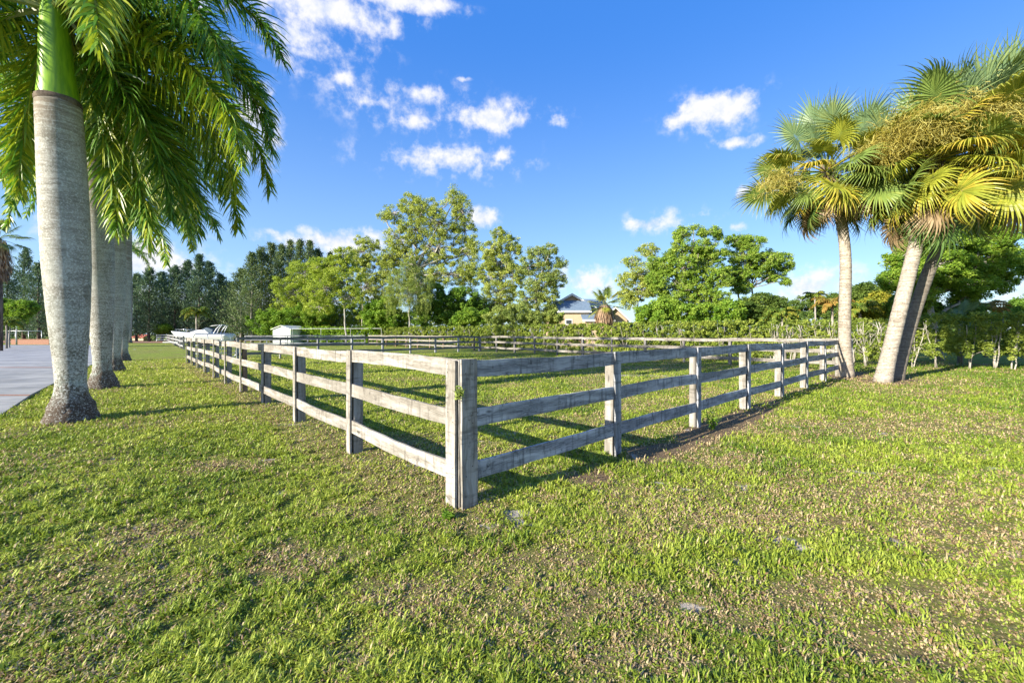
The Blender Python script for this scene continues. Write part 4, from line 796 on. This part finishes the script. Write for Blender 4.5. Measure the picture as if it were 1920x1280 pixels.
def wallbox(x0, x1, y0, y1, h, zr=None, axis='y'):
    mb = MB(); mb.box(((x0+x1)/2, (y0+y1)/2, h/2), (x1-x0, y1-y0, h))
    if zr:
        if axis == 'y': xm = (x0+x1)/2; mb.add([(x0, y0, h), (x1, y0, h), (xm, y0, zr), (x0, y1, h), (x1, y1, h), (xm, y1, zr)], [(0, 3, 5, 2), (1, 2, 5, 4)], [(0, 2, 1), (3, 4, 5)])
        else: ym = (y0+y1)/2; mb.add([(x0, y0, h), (x0, y1, h), (x0, ym, zr), (x1, y0, h), (x1, y1, h), (x1, ym, zr)], [(0, 2, 5, 3), (1, 4, 5, 2)], [(0, 1, 2), (3, 5, 4)])
    mb.obj('wall', M_wall, hs_)
wallbox(hx(1032), hx(1112), 0, 9, hz(576), hz(553), 'y'); gable(hx(1032), hx(1112), 0, 9, hz(575), hz(552), 'y')
wallbox(hx(1085), hx(1150), 3, 11, hz(578), None); gable(hx(1085), hx(1150), 3, 11, hz(576), hz(554), 'x')
wallbox(hx(1045), hx(1098), -2.2, -.02, hz(584), None); gable(hx(1045), hx(1098), -2.2, 1.6, hz(583), hz(566), 'x', .3)
wallbox(hx(1088), hx(1136), -3.2, -.04, hz(602), None); gable(hx(1088), hx(1136), -3.2, 1.4, hz(600), hz(584), 'x', .3)
wallbox(hx(1130), hx(1176), 0, 6, hz(600), hz(578), 'y'); gable(hx(1130), hx(1176), 0, 6, hz(598), hz(576), 'y')
for xa, xb, ya, yb, yy in ((1057, 1067, 601, 608, -2.2), (1104, 1116, 604, 612, -3.2), (1160, 1168, 604, 612, 0)):
    mb = MB(); mb.box((hx((xa+xb)/2), yy-.03, hz((ya+yb)/2)), (hx(xb)-hx(xa)+.2, .06, hz(ya)-hz(yb)+.2)); w_ = mb.obj('window', M_trim, hs_)
    mb = MB(); mb.box((hx((xa+xb)/2), yy-.065, hz((ya+yb)/2)), (hx(xb)-hx(xa), .02, hz(ya)-hz(yb))); mb.obj('pane', M_glass, w_)
# small white shed
M_shed = plain('shed_wall', (.60, .66, .62), .6, var=.05); M_shr = plain('shed_roof', (.70, .70, .66), .5, var=.06)
sp = at(528, 57); sh = empty('garden_shed', sp, 'small pale green-white shed with low gable roof by the bright hedge', 'shed', rz=R(-8))
mb = MB(); mb.box((0, 1.8, 1.05), (2.6, 3.6, 2.1)); mb.add([(-1.3, 0, 2.1), (1.3, 0, 2.1), (0, 0, 2.55), (-1.3, 3.6, 2.1), (1.3, 3.6, 2.1), (0, 3.6, 2.55)], [(0, 3, 5, 2), (1, 2, 5, 4)], [(0, 2, 1), (3, 4, 5)]); mb.obj('wall', M_shed, sh)
mb = MB(); X = [(-1.5, 2.05), (0, 2.58), (1.5, 2.05)]; V = [(x, y, z+dz) for y in (-.2, 3.8) for x, z in X for dz in (0, .06)]
mb.add(V, [(1, 3, 9, 7), (3, 5, 11, 9), (0, 6, 8, 2), (2, 8, 10, 4), (0, 1, 7, 6), (4, 10, 11, 5), (0, 2, 3, 1), (2, 4, 5, 3), (6, 7, 9, 8), (8, 9, 11, 10)]); mb.obj('roof', M_shr, sh)
mb = MB(); mb.box((.1, -.02, .95), (.9, .04, 1.85)); mb.obj('door', M_trim, sh)
# low red topped shelter, far left
M_red = plain('red_roof', (.45, .13, .10), .7); M_tan = plain('tan_board', (.52, .40, .30), .8)
ls = empty('low_shelter', P(262, 638.5), 'low tan shelter with a red sloping top at the far end of the grass verge', 'shelter')
mb = MB(); mb.box((0, 0, .35), (2.3, .9, .7)); mb.obj('wall', M_tan, ls)
mb = MB(); mb.add([(-1.3, -.7, .66), (1.3, -.7, .66), (1.3, .6, 1.25), (-1.3, .6, 1.25), (-1.3, -.7, .72), (1.3, -.7, .72), (1.3, .6, 1.31), (-1.3, .6, 1.31)], [(0, 3, 2, 1), (4, 5, 6, 7), (0, 1, 5, 4), (2, 3, 7, 6), (1, 2, 6, 5), (0, 4, 7, 3)]); mb.obj('roof', M_red, ls)
for sx in (-1.2, 1.2): mb = MB(); mb.box((sx, .55, .6), (.08, .08, 1.2)); mb.obj('post', M_tan, ls)
# ---------------------------------------------------------------- boat on its trailer
M_gel = plain('gelcoat', (.78, .79, .79), .25, var=.03); M_chr = plain('chrome', (.7, .7, .7), .2, .9); M_tint = plain('tinted_glass', (.10, .13, .16), .1); M_rub = plain('rubber', (.03, .03, .03), .8)
bp = at(380, 50); bo = empty('motor_boat', bp+Vector((0, 0, .22)), 'white motor boat with windscreen and raked radar arch parked behind the tube gate', 'boat', rz=R(8))
bo.scale = (.9, .9, .9); mb = MB(); st_ = 15; V = []; Lb = 6.8
for i in range(st_):
    t = i/(st_-1); x = -Lb/2+Lb*t; f = 1-max(0, (.45-t)/.45)**2.2; bw = 1.15*max(f, .02)*(1-.06*t); sh_ = 1.35+.28*(1-t)**2; ke = .0+.75*max(0, (.35-t)/.35)**2
    V += [(x, 0, ke), (x, bw*.78, ke+.35*(1-ke/1.6)), (x, bw, sh_-.25), (x, bw*1.02, sh_-.2), (x, bw, sh_), (x, bw*.82, sh_+.06), (x, 0, sh_+.12), (x, -bw*.82, sh_+.06), (x, -bw, sh_), (x, -bw*1.02, sh_-.2), (x, -bw, sh_-.25), (x, -bw*.78, ke+.35*(1-ke/1.6))]
Q = [(i*12+k, i*12+(k+1) % 12, (i+1)*12+(k+1) % 12, (i+1)*12+k) for i in range(st_-1) for k in range(12)]
V = [(x-(z-1.2)*.75*max(0, .4-(x/Lb+.5))/.4, y, z) for x, y, z in V]; c0 = len(V); V += [(Lb/2, 0, .8), (-Lb/2, 0, 1.2)]; mb.add(V, Q, [((st_-1)*12+k, (st_-1)*12+(k+1) % 12, c0) for k in range(12)]+[((k+1) % 12, k, c0+1) for k in range(12)]); mb.obj('hull', M_gel, bo, True)
mb = MB(); V = [(-1.9, 0, 1.5), (-1.3, .75, 1.45), (1.2, .9, 1.45), (1.2, -.9, 1.45), (-1.3, -.75, 1.45), (-.6, .5, 1.85), (.5, .62, 1.95), (.5, -.62, 1.95), (-.6, -.5, 1.85)]
mb.add(V, [(1, 2, 6, 5), (3, 4, 8, 7), (5, 6, 7, 8), (2, 3, 7, 6)], [(0, 1, 5), (0, 8, 4), (0, 5, 8)]); mb.obj('cabin', M_gel, bo)
mb = MB(); mb.add([(.1, .6, 1.93), (.6, .0, 1.95), (.1, -.6, 1.93), (.75, .55, 2.25), (1.0, 0, 2.28), (.75, -.55, 2.25), (1.4, .8, 1.5), (1.6, .72, 1.95), (1.4, -.8, 1.5), (1.6, -.72, 1.95)], [(0, 1, 4, 3), (1, 2, 5, 4), (0, 3, 7, 6), (2, 8, 9, 5)]); mb.obj('windscreen', M_tint, bo)
mb = MB()
for s_ in (-.85, .85):
    mb.tube([(1.7, s_, 1.4), (2.1, s_*.95, 2.1), (2.5, s_*.85, 2.55)], .045, 6); mb.tube([(2.15, s_, 1.4), (2.4, s_*.95, 2.05), (2.7, s_*.85, 2.55)], .035, 6)
mb.tube([(2.5, -.74, 2.55), (2.5, .74, 2.55)], .045, 6); mb.tube([(2.7, -.74, 2.55), (2.7, .74, 2.55)], .04, 6); mb.tube([(1.3, -.6, 2.45), (2.6, -.6, 2.6)], .03, 6); mb.obj('radar_arch', M_gel, bo, True)
mb = MB(); 
for s_ in (-1, 1):
    mb.tube([(-3.3, 0, 2.0), (-2.6, s_*.75, 2.0), (-1.2, s_*1.02, 1.95), (.2, s_*1.1, 1.5)], .018, 5)
    for xx, yy in ((-3.2, .15), (-2.4, .78), (-1.4, 1.0)): mb.tube([(xx, s_*yy, 1.5), (xx, s_*yy, 2.0)], .014, 4)
mb.obj('bow_rail', M_chr, bo, True)
tr_ = empty('boat_trailer', bp, 'galvanised trailer carrying the white motor boat', 'trailer', rz=R(8))
mb = MB(); mb.box((0, .55, .5), (6, .08, .1)); mb.box((0, -.55, .5), (6, .08, .1)); mb.box((1, 0, .4), (.1, 2.1, .1)); mb.box((-3.6, 0, .5), (1.4, .1, .1)); mb.box((-1.2, 0, .56), (.1, 1.1, .1)); mb.obj('chassis', M_gal, tr_)
for xx in (.6, 1.4):
    for s_ in (-1.05, 1.05):
        mb = MB(); mb.tube([(xx, s_-.1, .33), (xx, s_+.1, .33)], .33, 16); mb.obj('wheel', M_rub, tr_, True)
# ---------------------------------------------------------------- left edge: brick planter wall, lamp post, wire rail
wl = MB(); q = at(60, 58); wl.box((q.x, q.y, .35), (5.2, .5, .7)); wl.box((q.x, q.y, .725), (5.4, .6, .05)); wo = wl.obj('brick_wall', M_brick); tag(wo, 'low red brick planter wall at the far side of the driveway', 'wall')
lp = empty('lamp_post', at(31, 55), 'thin grey lamp post above the low brick wall', 'lamp post')
mb = MB(); mb.tube([(0, 0, 0), (0, 0, 4.4)], [.09, .05], 8); mb.obj('pole', M_gal, lp, True)
mb = MB(); mb.tube([(0, 0, 4.4), (0, 0, 4.5), (0, 0, 4.75), (0, 0, 4.85)], [.05, .18, .16, .02], 10); mb.obj('lamp_head', M_gal, lp, True)
rl = empty('pipe_rail', at(-20, 62), 'thin pipe railing behind the brick wall at the left edge', 'railing')
bx_ = at(78, 62).x-at(-20, 62).x; mb = MB(); mb.tube([(0, 0, 1.9), (bx_, 0, 1.9)], .04, 5); mb.obj('bar', M_gal, rl, True)
for k_ in range(5): mb = MB(); mb.tube([(bx_*k_/4, 0, 0), (bx_*k_/4, 0, 1.9)], .035, 5); mb.obj('upright', M_gal, rl, True)
# power lines with their pole beyond the right edge
M_wire = plain('wire', (.04, .04, .04), .6)
up_ = empty('utility_pole', (60, 40, 0), 'wooden utility pole with two sagging wires at the right edge', 'utility pole')
mb = MB(); mb.tube([(0, 0, 0), (0, 0, 9)], [.16, .11], 8); mb.box((0, 0, 8.3), (.12, 2.2, .12)); mb.obj('pole', M_barkd, up_, True)
for (a_, b_p) in ((at(1848, 34, 566), Vector((60, 40, 8.3))), (at(1860, 34, 592), Vector((60, 40.9, 7.0)))):
    pts = []
    for i in range(17):
        t = i/16; p = a_+(b_p-a_)*t; p.z -= 1.6*4*t*(1-t)*.5; pts.append(p-Vector((60, 40, 0)))
    mb = MB(); mb.tube(pts, .018, 4); mb.obj('wire', M_wire, up_)
# ---------------------------------------------------------------- small near things
def weed(label, p, h, k, seed, m=L_shr):
    r = np.random.default_rng(seed); mb = MB(); root = empty('weed', p, label, 'weed')
    sm = MB()
    for i in range(k):
        a = r.random()*6.28; e = np.array([math.cos(a)*h*.5*r.random(), math.sin(a)*h*.5*r.random(), h*(.6+.4*r.random())]); pts = limb(sm, (0, 0, 0), e, .004, .002, 4, 5, .05); leaves(mb, pts[1:], .035, 5, .05, .35)
    sm.obj('stem', m, root); mb.obj('leaf_tuft', m, root)
weed('spiky green weed at the foot of the second post of the shaded fence', P(1335, 806), .26, 7, 3)
weed('small green creeper sprig growing from the seam of the corner post', FA+NL*.09+Vector((.055, -.02, .97)), .11, 3, 8, L_olv)
weed('grass tuft at the foot of the corner post', FA+NL*.12+Vector((.0, -.12, 0)), .08, 8, 5, L_shr)
mb = MB(); K = 380; rr_ = 2.4+9*rng.random(K)**1.3; aa = R(90)+(rng.random(K)-.5)*R(110); lx = rr_*np.cos(aa); ly = rr_*np.sin(aa); lz = gz(lx, ly)+.022
yw = rng.random(K)*6.28; Ls = .008+.013*rng.random(K); tx = np.stack([np.cos(yw), np.sin(yw), rng.normal(0, .3, K)], -1)*Ls[:, None]; ty = np.stack([-np.sin(yw), np.cos(yw), rng.normal(0, .4, K)], -1)*(Ls*.4)[:, None]; c0 = np.stack([lx, ly, lz], -1)
mb.add(np.stack([c0-tx, c0+ty, c0+tx*.8+np.array([0, 0, .01]), c0-ty], 1).reshape(-1, 3), np.arange(K)[:, None]*4+np.arange(4), a=np.repeat(rng.random(K), 4))
tag(mb.obj('leaf_litter', M_skirt), 'scattered fallen brown leaves and chips lying in the lawn', 'leaf litter', kind='stuff')
# white rope line along the bright hedge
wf = empty('rope_fence', at(548, 55), 'thin white rail in front of the bright green hedge', 'fence'); mb = MB(); e_ = at(715, 52)-at(548, 55); mb.tube([(0, 0, 2.15), (e_.x, e_.y, 2.15)], .018, 5); mb.obj('rail', M_white, wf)
for k_ in range(4): mb = MB(); mb.tube([(e_.x*k_/3, e_.y*k_/3, 0), (e_.x*k_/3, e_.y*k_/3, 2.15)], .014, 5); mb.obj('post', M_white, wf)
